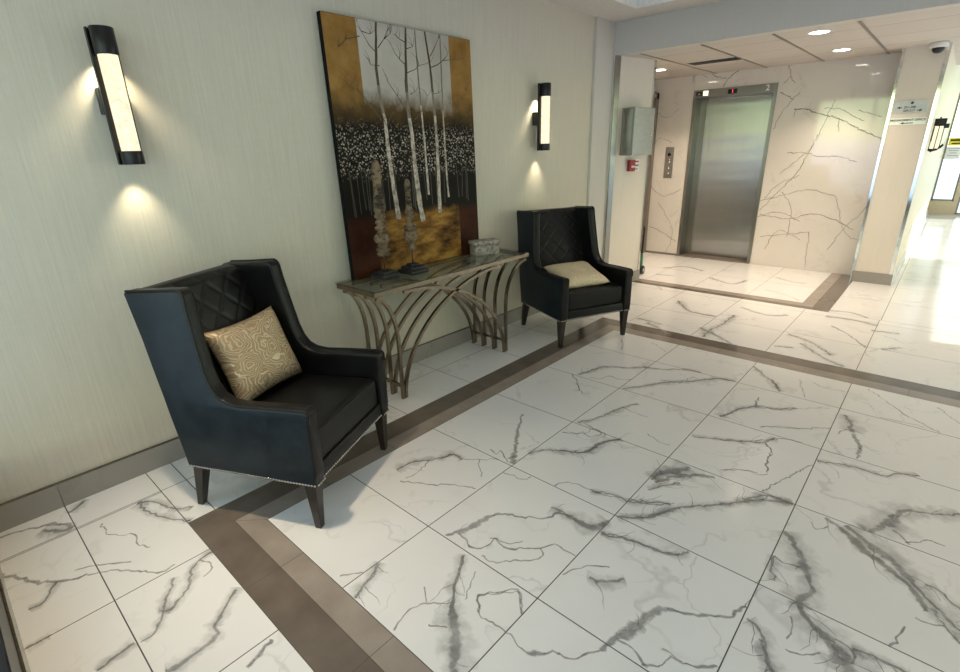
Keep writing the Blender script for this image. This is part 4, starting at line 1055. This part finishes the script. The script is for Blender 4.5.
# ------------------------------------------------------------------ wall sconces
def spot(name, loc, rot, energy, angle, blend, color, size=.02, parent=None):
    L = bpy.data.lights.new(name, 'SPOT'); L.energy = energy; L.spot_size = R(angle); L.spot_blend = blend; L.color = color; L.shadow_soft_size = size
    o = bpy.data.objects.new(name, L); COL.objects.link(o); o.location = loc; o.rotation_euler = rot
    if parent: o.parent = parent
    return o
WARM = (1, .86, .60)
def make_sconce(H=.555):
    t = thing('wall_sconce', '', 'wall lamp', (0, 0, 0), 0, 'tube sconces on the wallpaper wall')
    m = MB(); m.box(0, .055, -.055, .055, .215, .325, 0, .003, 1); m.done('wall_mount', M['black_metal'], t)
    m = MB(); m.box(.055, .066, -.052, .052, 0, H, 0, .002, 1); m.box(.066, .080, -.052, -.046, 0, H); m.box(.066, .080, .046, .052, 0, H); m.done('back_plate', M['black_metal'], t)
    m = MB(); m.lathe([(.0, .058), (.037, .058), (.038, .062), (.038, .445), (.037, .449), (0, .449)], (.108, 0, 0), 28); m.done('glass_tube', M['tube'], t)
    m = MB(); m.lathe([(.0, .449), (.044, .449), (.045, .452), (.045, H-.002), (.043, H), (0, H)], (.108, 0, 0), 28); m.done('top_cap', M['black_metal'], t)
    m = MB(); m.lathe([(.0, .0), (.043, .0), (.045, .003), (.045, .055), (.044, .058), (0, .058)], (.108, 0, 0), 28); m.done('bottom_cap', M['black_metal'], t)
    spot('sconce_light', (.048, 0, .44), (0, R(2), 0), 15, 108, .6, WARM, .025, t)
    spot('sconce_light', (.085, 0, -.012), (0, R(10), 0), 6.5, 75, 1.0, WARM, .012, t)
    return t
s1 = make_sconce(); s1.location = (0, -.328, 1.584)
s1['label'] = 'black tube sconce with a lit bubble glass cylinder above the foreground armchair'
s2 = copy_tree(s1); s2.location = (0, 2.965, 1.590)
s2['label'] = 'black tube sconce on the wall above the far armchair'

# sconce down the corridor
t = thing('corridor_sconce', 'black wall lamp with twin glass tubes on the corridor wall past the pillar', 'wall lamp', (PX, 6.95, 1.475)); t.scale = (.62, .8, .93)
m = MB(); m.box(0, .02, -.035, .035, .10, .27, 0, .003, 1); m.done('wall_mount', M['black_metal'], t)
m = MB(); m.box(.0, .165, -.05, .05, .275, .36, 0, .006, 2); m.box(.14, .215, -.035, .035, .250, .30, 0, .005, 2); m.lathe([(.012, .355), (.012, .375), (0, .38)], (.07, 0, 0), 10); m.done('top_cap', M['black_metal'], t)
for x in (.045, .115):
    m = MB(); m.lathe([(0, .02), (.026, .02), (.026, .276), (0, .276)], (x, 0, 0), 16); m.done('glass_tube', M['tube'], t)
for x in (.005, .08, .15):
    m = MB(); m.box(x-.006, x+.006, -.01, .01, .0 if x < .1 else .03, .29); m.done('side_bar', M['black_metal'], t)
m = MB(); m.sweep([(.0, 0, .005), (.06, 0, .0), (.12, 0, .012), (.17, 0, .04), (.20, 0, .065)], .016, 8, up=Vector((0, 1, 0))); m.lathe([(.0, -.025), (.012, -.02), (.012, .0), (0, .0)], (.045, 0, 0), 10); m.done('bottom_bracket', M['black_metal'], t)

# ------------------------------------------------------------------ elevator
e = thing('elevator_doorway', 'brushed steel elevator door with steel surround and red floor display', 'elevator', (0, LW, 0))
m = MB(); m.box(0, .042, -.012, .24, 0, 2.31, 0, .002, 1); m.done('jamb', M['steel_frame'], e)
m = MB(); m.box(1.003, 1.045, -.012, .24, 0, 2.31, 0, .002, 1); m.done('jamb', M['steel_frame'], e)
m = MB(); m.box(.042, 1.003, -.012, .24, 2.212, 2.31, 0, .002, 1); hd = m.done('header', M['steel_frame'], e)
m = MB(); m.box(.042, 1.003, .205, .235, .012, 2.212); m.done('door_panel', M['steel'], e)
m = MB(); m.box(.042, .13, .19, .2045, .012, 2.212); m.done('return_panel', M['steel_frame'], e)
m = MB(); m.box(.042, 1.003, -.01, .235, .0005, .010); m.done('sill', M['bronze'], e)
m = MB(); m.box(.455, .57, -.016, -.0125, 2.232, 2.288); dp = m.done('floor_display', M['black'], hd)
text('1', .052, M['led'], 'display_digit', dp, (.512, -.0166, 2.260), (R(90), 0, 0))
m = MB(); m.box(.035, .118, -.016, -.0125, 2.232, 2.290); ap = m.done('arrow_lantern', M['black'], hd)
m = MB(); m.b.faces.new([m.b.verts.new(p) for p in ((.052, -.0168, 2.246), (.101, -.0168, 2.246), (.0765, -.0168, 2.277))]); m.done('arrow', M['grey_plastic'], ap)
m = MB(); m.box(.130, .198, -.017, -.0125, 2.232, 2.294, 0, .002, 1); m.done('lit_lantern', M['lantern'], hd)
text('2', .095, M['digit'], 'floor_number', hd, (.935, -.0132, 2.262), (R(90), 0, 0))
cp = thing('elevator_call_panel', 'slim steel call button plate on the marble left of the elevator', 'button panel', (-.262, LW, 1.145))
m = MB(); m.box(-.064, .064, -.012, 0, 0, .435, 0, .003, 1); pl = m.done('cover_plate', M['grey_plastic'], cp)
m = MB(); m.lathe([(0, .003), (.026, .003), (.026, 0)], (0, -.012, .335), 18, axis=Matrix.Rotation(R(90), 4, 'X')); m.done('key_switch', M['black'], cp)
for z in (.235, .145, .07):
    m = MB(); m.lathe([(.0, .004), (.018, .004), (.020, 0)], (0, -.012, z), 16, axis=Matrix.Rotation(R(90), 4, 'X')); m.done('button', M['chrome'], cp)

# ------------------------------------------------------------------ extinguisher cabinet, pull station
def px_(y): return .05+(.208-.05)*(y-SY)/(4.935-SY)
ca = math.atan2(.208-.05, 4.935-SY)
fc = thing('extinguisher_cabinet', 'grey metal fire extinguisher cabinet with a glass side on the white panel', 'cabinet', (px_(4.45), 4.45, 1.512), -ca)
m = MB(); m.box(.0, .165, 0, .335, 0, .012); m.box(0, .165, 0, .335, .473, .485); m.box(0, .165, .323, .335, .012, .473); m.box(0, .012, .012, .323, .012, .473)
m.box(.150, .165, 0, .012, .012, .473); m.box(0, .02, 0, .012, .012, .473)
m.done('cabinet_body', M['grey_plastic'], fc)
m = MB(); m.box(.165, .176, .0, .335, .0, .485, 0, .003, 1); dr = m.done('cabinet_door', M['grey_plastic'], fc)
m = MB(); m.lathe([(0, .012), (.010, .012), (.010, 0)], (.176, .29, .20), 12, axis=Matrix.Rotation(R(90), 4, 'Y')); m.done('latch', M['chrome'], dr)
m = MB(); m.box(.02, .150, .003, .008, .012, .473); m.done('glass_panel', M['frost'], fc)
ps = thing('fire_alarm_pull', 'small red fire alarm pull station under the grey cabinet', 'fire alarm', (px_(4.63), 4.63, 1.335), -ca)
m = MB(); m.box(0, .045, -.045, .045, 0, .125, 0, .004, 1); m.done('alarm_body', M['red'], ps)
m = MB(); m.box(.045, .056, -.025, .025, .04, .062, 0, .002, 1); m.done('pull_handle', M['white_plastic'], ps)
sg = thing('alarm_notice', 'small white notice with red print beside the fire alarm', 'sign', (px_(4.735), 4.735, 1.335), -ca)
m = MB(); m.box(0, .004, -.05, .05, 0, .13); m.done('notice_plate', M['paper_white'], sg)
m = MB(); m.box(.004, .0048, -.04, .04, .095, .112); m.box(.004, .0048, -.04, .04, .055, .07); m.box(.004, .0048, -.03, .03, .015, .026); m.done('red_print', M['red'], sg)

# ------------------------------------------------------------------ outlet
ot = thing('wall_outlet', 'white wall outlet on the grey wall behind the far armchair', 'outlet', (.028, 4.19, .355))
m = MB(); m.box(0, .006, -.037, .037, 0, .118, 0, .002, 1); m.done('cover_plate', M['white_plastic'], ot)
for z in (.034, .084):
    m = MB(); m.box(.006, .008, -.017, .017, z-.014, z+.014, 0, .001, 1); m.done('socket', M['white_plastic'], ot)

# ------------------------------------------------------------------ hand truck
ht = thing('folding_hand_truck', 'folded black hand truck with green wheels behind the white panel', 'hand truck', (.088, 5.25, 0))
m = MB()
m.sweep([(0, .0, .12), (0, .015, .50), (0, .02, .605), (-.03, .02, .625), (-.24, .02, .625), (-.27, .02, .605), (-.27, .015, .50), (-.27, 0, .12)], .011, 8)
for z in (.20, .30, .40, .50, .585): m.sweep([(0, .01, z), (-.27, .01, z)], .006, 6, up=Vector((0, 0, 1)))
for x in (-.03, -.06, -.09, -.18): m.sweep([(x, .01, .20), (x, .012, .585)], .004, 6)
m.done('upright_frame', M['black_metal'], ht)
m = MB(); m.box(-.28, .012, -.035, .035, .085, .25, 0, .012, 2); m.box(-.055, .004, -.05, .0, .20, .285, 0, .01, 2); m.done('wheel_housing', M['green'], ht)
m = MB(); m.box(-.26, -.0, -.20, -.0, .004, .012); m.done('toe_plate', M['black_metal'], ht)
for x in (.025, -.295):
    m = MB(); m.lathe([(.0, -.018), (.045, -.018), (.056, -.012), (.058, 0), (.056, .012), (.045, .018), (0, .018)], (x, 0, .058), 22, axis=Matrix.Rotation(R(90), 4, 'Y')); w = m.done('wheel', M['black'], ht)
    m = MB(); m.lathe([(.0, -.021), (.020, -.021), (.024, 0), (.020, .021), (0, .021)], (x, 0, .058), 16, axis=Matrix.Rotation(R(90), 4, 'Y')); m.done('hub', M['white_plastic'], w)
m = MB(); m.sweep([(-.295, 0, .058), (.025, 0, .058)], .008, 8, up=Vector((0, 0, 1))); m.done('axle', M['green'], ht)

# ------------------------------------------------------------------ signs on the pillar
ws = thing('wayfinding_sign', 'silver wayfinding sign with room numbers and two arrows on the pillar', 'sign', (2.443, PY, 1.865))
m = MB(); m.box(-.143, .143, -.006, 0, 0, .122, 0, .001, 1); m.done('sign_plate', M['sign_grey'], ws)
text('201-208', .030, M['ink'], 'lettering', ws, (-.005, -.0068, .055), (R(90), 0, 0))
text('209-217', .030, M['ink'], 'lettering', ws, (-.005, -.0068, .022), (R(90), 0, 0))
def arrow(mb, x0, x1, z, h, y):
    s = 1 if x1 > x0 else -1; a = x1-s*.03
    mb.face([(x0, y, z-.004), (a, y, z-.004), (a, y, z-h), (x1, y, z), (a, y, z+h), (a, y, z+.004), (x0, y, z+.004)])
for a_ in ((-.07, -.115, .055), (.062, .112, .022)):
    m = MB(); arrow(m, *a_, .012, -.0068); m.done('arrow', M['ink'], ws)
m = MB(); m.lathe([(.0, .001), (.013, .001), (.013, 0)], (.008, -.006, .098), 18, axis=Matrix.Rotation(R(90), 4, 'X')); m.done('emblem', M['ink'], ws)
os_ = thing('office_sign', 'narrow white management office sign under the silver one on the pillar', 'sign', (2.447, PY, 1.748))
m = MB(); m.box(-.155, .155, -.006, 0, 0, .068, 0, .001, 1); m.done('sign_plate', M['sign_white'], os_)
text('MANAGEMENT OFFICE', .029, M['ink'], 'lettering', os_, (0, -.0068, .046), (R(90), 0, 0))
m = MB(); arrow(m, .05, -.06, .016, .011, -.0068); m.done('arrow', M['ink'], os_)

# ------------------------------------------------------------------ notices on the corridor window
nt = thing('yellow_notice', 'yellow notice taped to the corridor end window', 'notice', (2.82, YF+.046, 1.44))
m = MB(); m.box(-.125, .125, -.003, 0, 0, .165); m.done('notice_sheet', M['yellow'], nt)
m = MB(); m.box(-.10, .10, -.0045, -.003, .095, .135); m.box(-.07, .08, -.0045, -.003, .035, .06); m.done('print', M['ink'], nt)
nt = thing('white_notice', 'white printed sheet under the yellow notice on the window', 'notice', (2.815, YF+.046, 1.17))
m = MB(); m.box(-.125, .125, -.003, 0, 0, .255); m.done('notice_sheet', M['paper_white'], nt)
m = MB()
for z, w in ((.21, .10), (.17, .08), (.12, .06), (.07, .09)): m.box(-w, w, -.0042, -.003, z, z+.012)
m.done('print', M['grey_line'], nt)

# ------------------------------------------------------------------ ceiling pieces
def downlight(loc, label, energy, color=(1, .80, .61), r=.075, spread=110, parent=None, group='recessed lobby downlights'):
    t = thing('downlight', label, 'ceiling light', loc, 0, group)
    m = MB(); m.lathe([(r+.018, -.006), (r+.02, -.003), (r+.02, -.0005), (r, -.0005), (r, -.004), (r+.018, -.006)], n=28, caps=False); m.done('trim_ring', M['white_plastic'], t)
    m = MB(); m.lathe([(0, -.0035), (r, -.0035), (r, -.001), (0, -.001)], n=28, smooth=False); m.done('lens', M['lamp_glow'], t)
    L = bpy.data.lights.new('downlight_beam', 'AREA'); L.shape = 'DISK'; L.size = r*1.9; L.energy = energy; L.color = color; L.spread = R(spread)
    o = bpy.data.objects.new('downlight_beam', L); COL.objects.link(o); o.parent = t; o.location = (0, 0, -.007)
    return t
EN = 15
downlight((1.806, 4.66, ZL), 'recessed downlight nearest the grey bulkhead', EN)
downlight((1.786, 5.93, ZL), 'recessed downlight in front of the pillar, nearer the marble wall', EN)
downlight((-.10, 5.72, ZL), 'recessed downlight by the white panel at the left end of the lobby', EN)
downlight((5.2, 5.3, ZL), 'recessed downlight right of the frame over the corridor', EN)
downlight((4.6, 7.9, ZL), 'recessed downlight deeper in the corridor', EN)
for x, y, w_ in ((1.05, -.6, 6.5), (4.4, .5, 8), (4.6, 2.4, 12)):  # unseen tray lamps, added to warm and brighten the lounge
    downlight((x, y, TZ), 'added unseen downlight in the tray over the seating area', w_, (1, .80, .56), spread=62 if x < 2 else 140, group='added downlights in the tray')
v = thing('ceiling_vent', 'dark slotted air vent in the lobby ceiling', 'vent', (.61, 5.58, ZL))
m = MB(); m.box(-.29, .29, -.14, .14, -.004, -.0008); m.done('vent_frame', M['white_plastic'], v)
m = MB()
for k in range(9): m.box(-.265, .265, -.118+.0265*k, -.102+.0265*k, -.006, -.004)
m.done('slats', M['black'], v)
c = thing('ceiling_camera', 'white security dome camera on the ceiling in front of the pillar', 'ceiling camera', (2.56, 6.24, ZL))
m = MB(); m.lathe([(0, 0), (.075, 0), (.077, -.012), (.074, -.045), (.055, -.05), (0, -.05)], n=28); m.done('camera_base', M['white_plastic'], c)
m = MB(); m.lathe([(.052, -.048), (.050, -.066), (.040, -.085), (.022, -.097), (0, -.10)], n=24); m.done('dome', M['black'], c)


# ------------------------------------------------------------------ daylight and camera
W = bpy.data.worlds.new('daylight'); S.world = W; W.use_nodes = True
nt_ = W.node_tree; nt_.nodes.clear()
ou = nt_.nodes.new('ShaderNodeOutputWorld'); bg = nt_.nodes.new('ShaderNodeBackground')
tc = nt_.nodes.new('ShaderNodeTexCoord'); sp = nt_.nodes.new('ShaderNodeSeparateXYZ'); rp = nt_.nodes.new('ShaderNodeValToRGB')
mp = nt_.nodes.new('ShaderNodeMath'); mp.operation = 'MULTIPLY_ADD'; mp.inputs[1].default_value = .5; mp.inputs[2].default_value = .5
nt_.links.new(tc.outputs['Generated'], sp.inputs[0]); nt_.links.new(sp.outputs['Z'], mp.inputs[0]); nt_.links.new(mp.outputs[0], rp.inputs[0])
el = rp.color_ramp.elements
stops = [(0, (.9, .93, .95)), (.47, (.72, .95, 1.25)), (.497, (1.6, 1.9, 2.3)), (.503, (2.4, 2.9, 1.5)), (.525, (2.8, 3.3, 1.9)), (.56, (.8, .9, .85)), (1.0, (.62, .80, 1.0))]
while len(el) < len(stops): el.new(.5)
for i, (p_, c_) in enumerate(stops): el[i].position = p_; el[i].color = (*c_, 1)
nt_.links.new(rp.outputs[0], bg.inputs[0]); bg.inputs[1].default_value = 1.8; nt_.links.new(bg.outputs[0], ou.inputs[0])
sun = bpy.data.lights.new('sun', 'SUN'); sun.energy = 4.5; sun.angle = R(.6); sun.color = (1, .97, .92)
so = bpy.data.objects.new('sun', sun); COL.objects.link(so); so.rotation_euler = Vector((-.93, -.12, -.70)).to_track_quat('-Z', 'Y').to_euler()
def portal(loc, rot, sx, sy):
    L = bpy.data.lights.new('window_portal', 'AREA'); L.shape = 'RECTANGLE'; L.size = sx; L.size_y = sy; L.cycles.is_portal = True
    o = bpy.data.objects.new('window_portal', L); COL.objects.link(o); o.location = loc; o.rotation_euler = rot
for a, b, c_, d in WB: portal(((a+b)/2, YB-.20, (c_+d)/2), (R(90), 0, 0), b-a, d-c_)
for a, b, c_, d in WR: portal((XR+.16, (a+b)/2, (c_+d)/2), (R(90), 0, R(90)), b-a, d-c_)
for a, b, c_, d in WF: portal(((a+b)/2, YF+.16, (c_+d)/2), (R(90), 0, R(180)), b-a, d-c_)
cam = bpy.data.cameras.new('camera'); cam.sensor_width = 36; cam.sensor_fit = 'HORIZONTAL'; cam.lens = 505.756/960*36; cam.clip_start = .02
co = bpy.data.objects.new('camera', cam); COL.objects.link(co)
co.location = (2.9533, -1.1037, 1.6029); co.rotation_euler = (R(69.87547), R(1.46458), R(41.83203))
S.camera = co
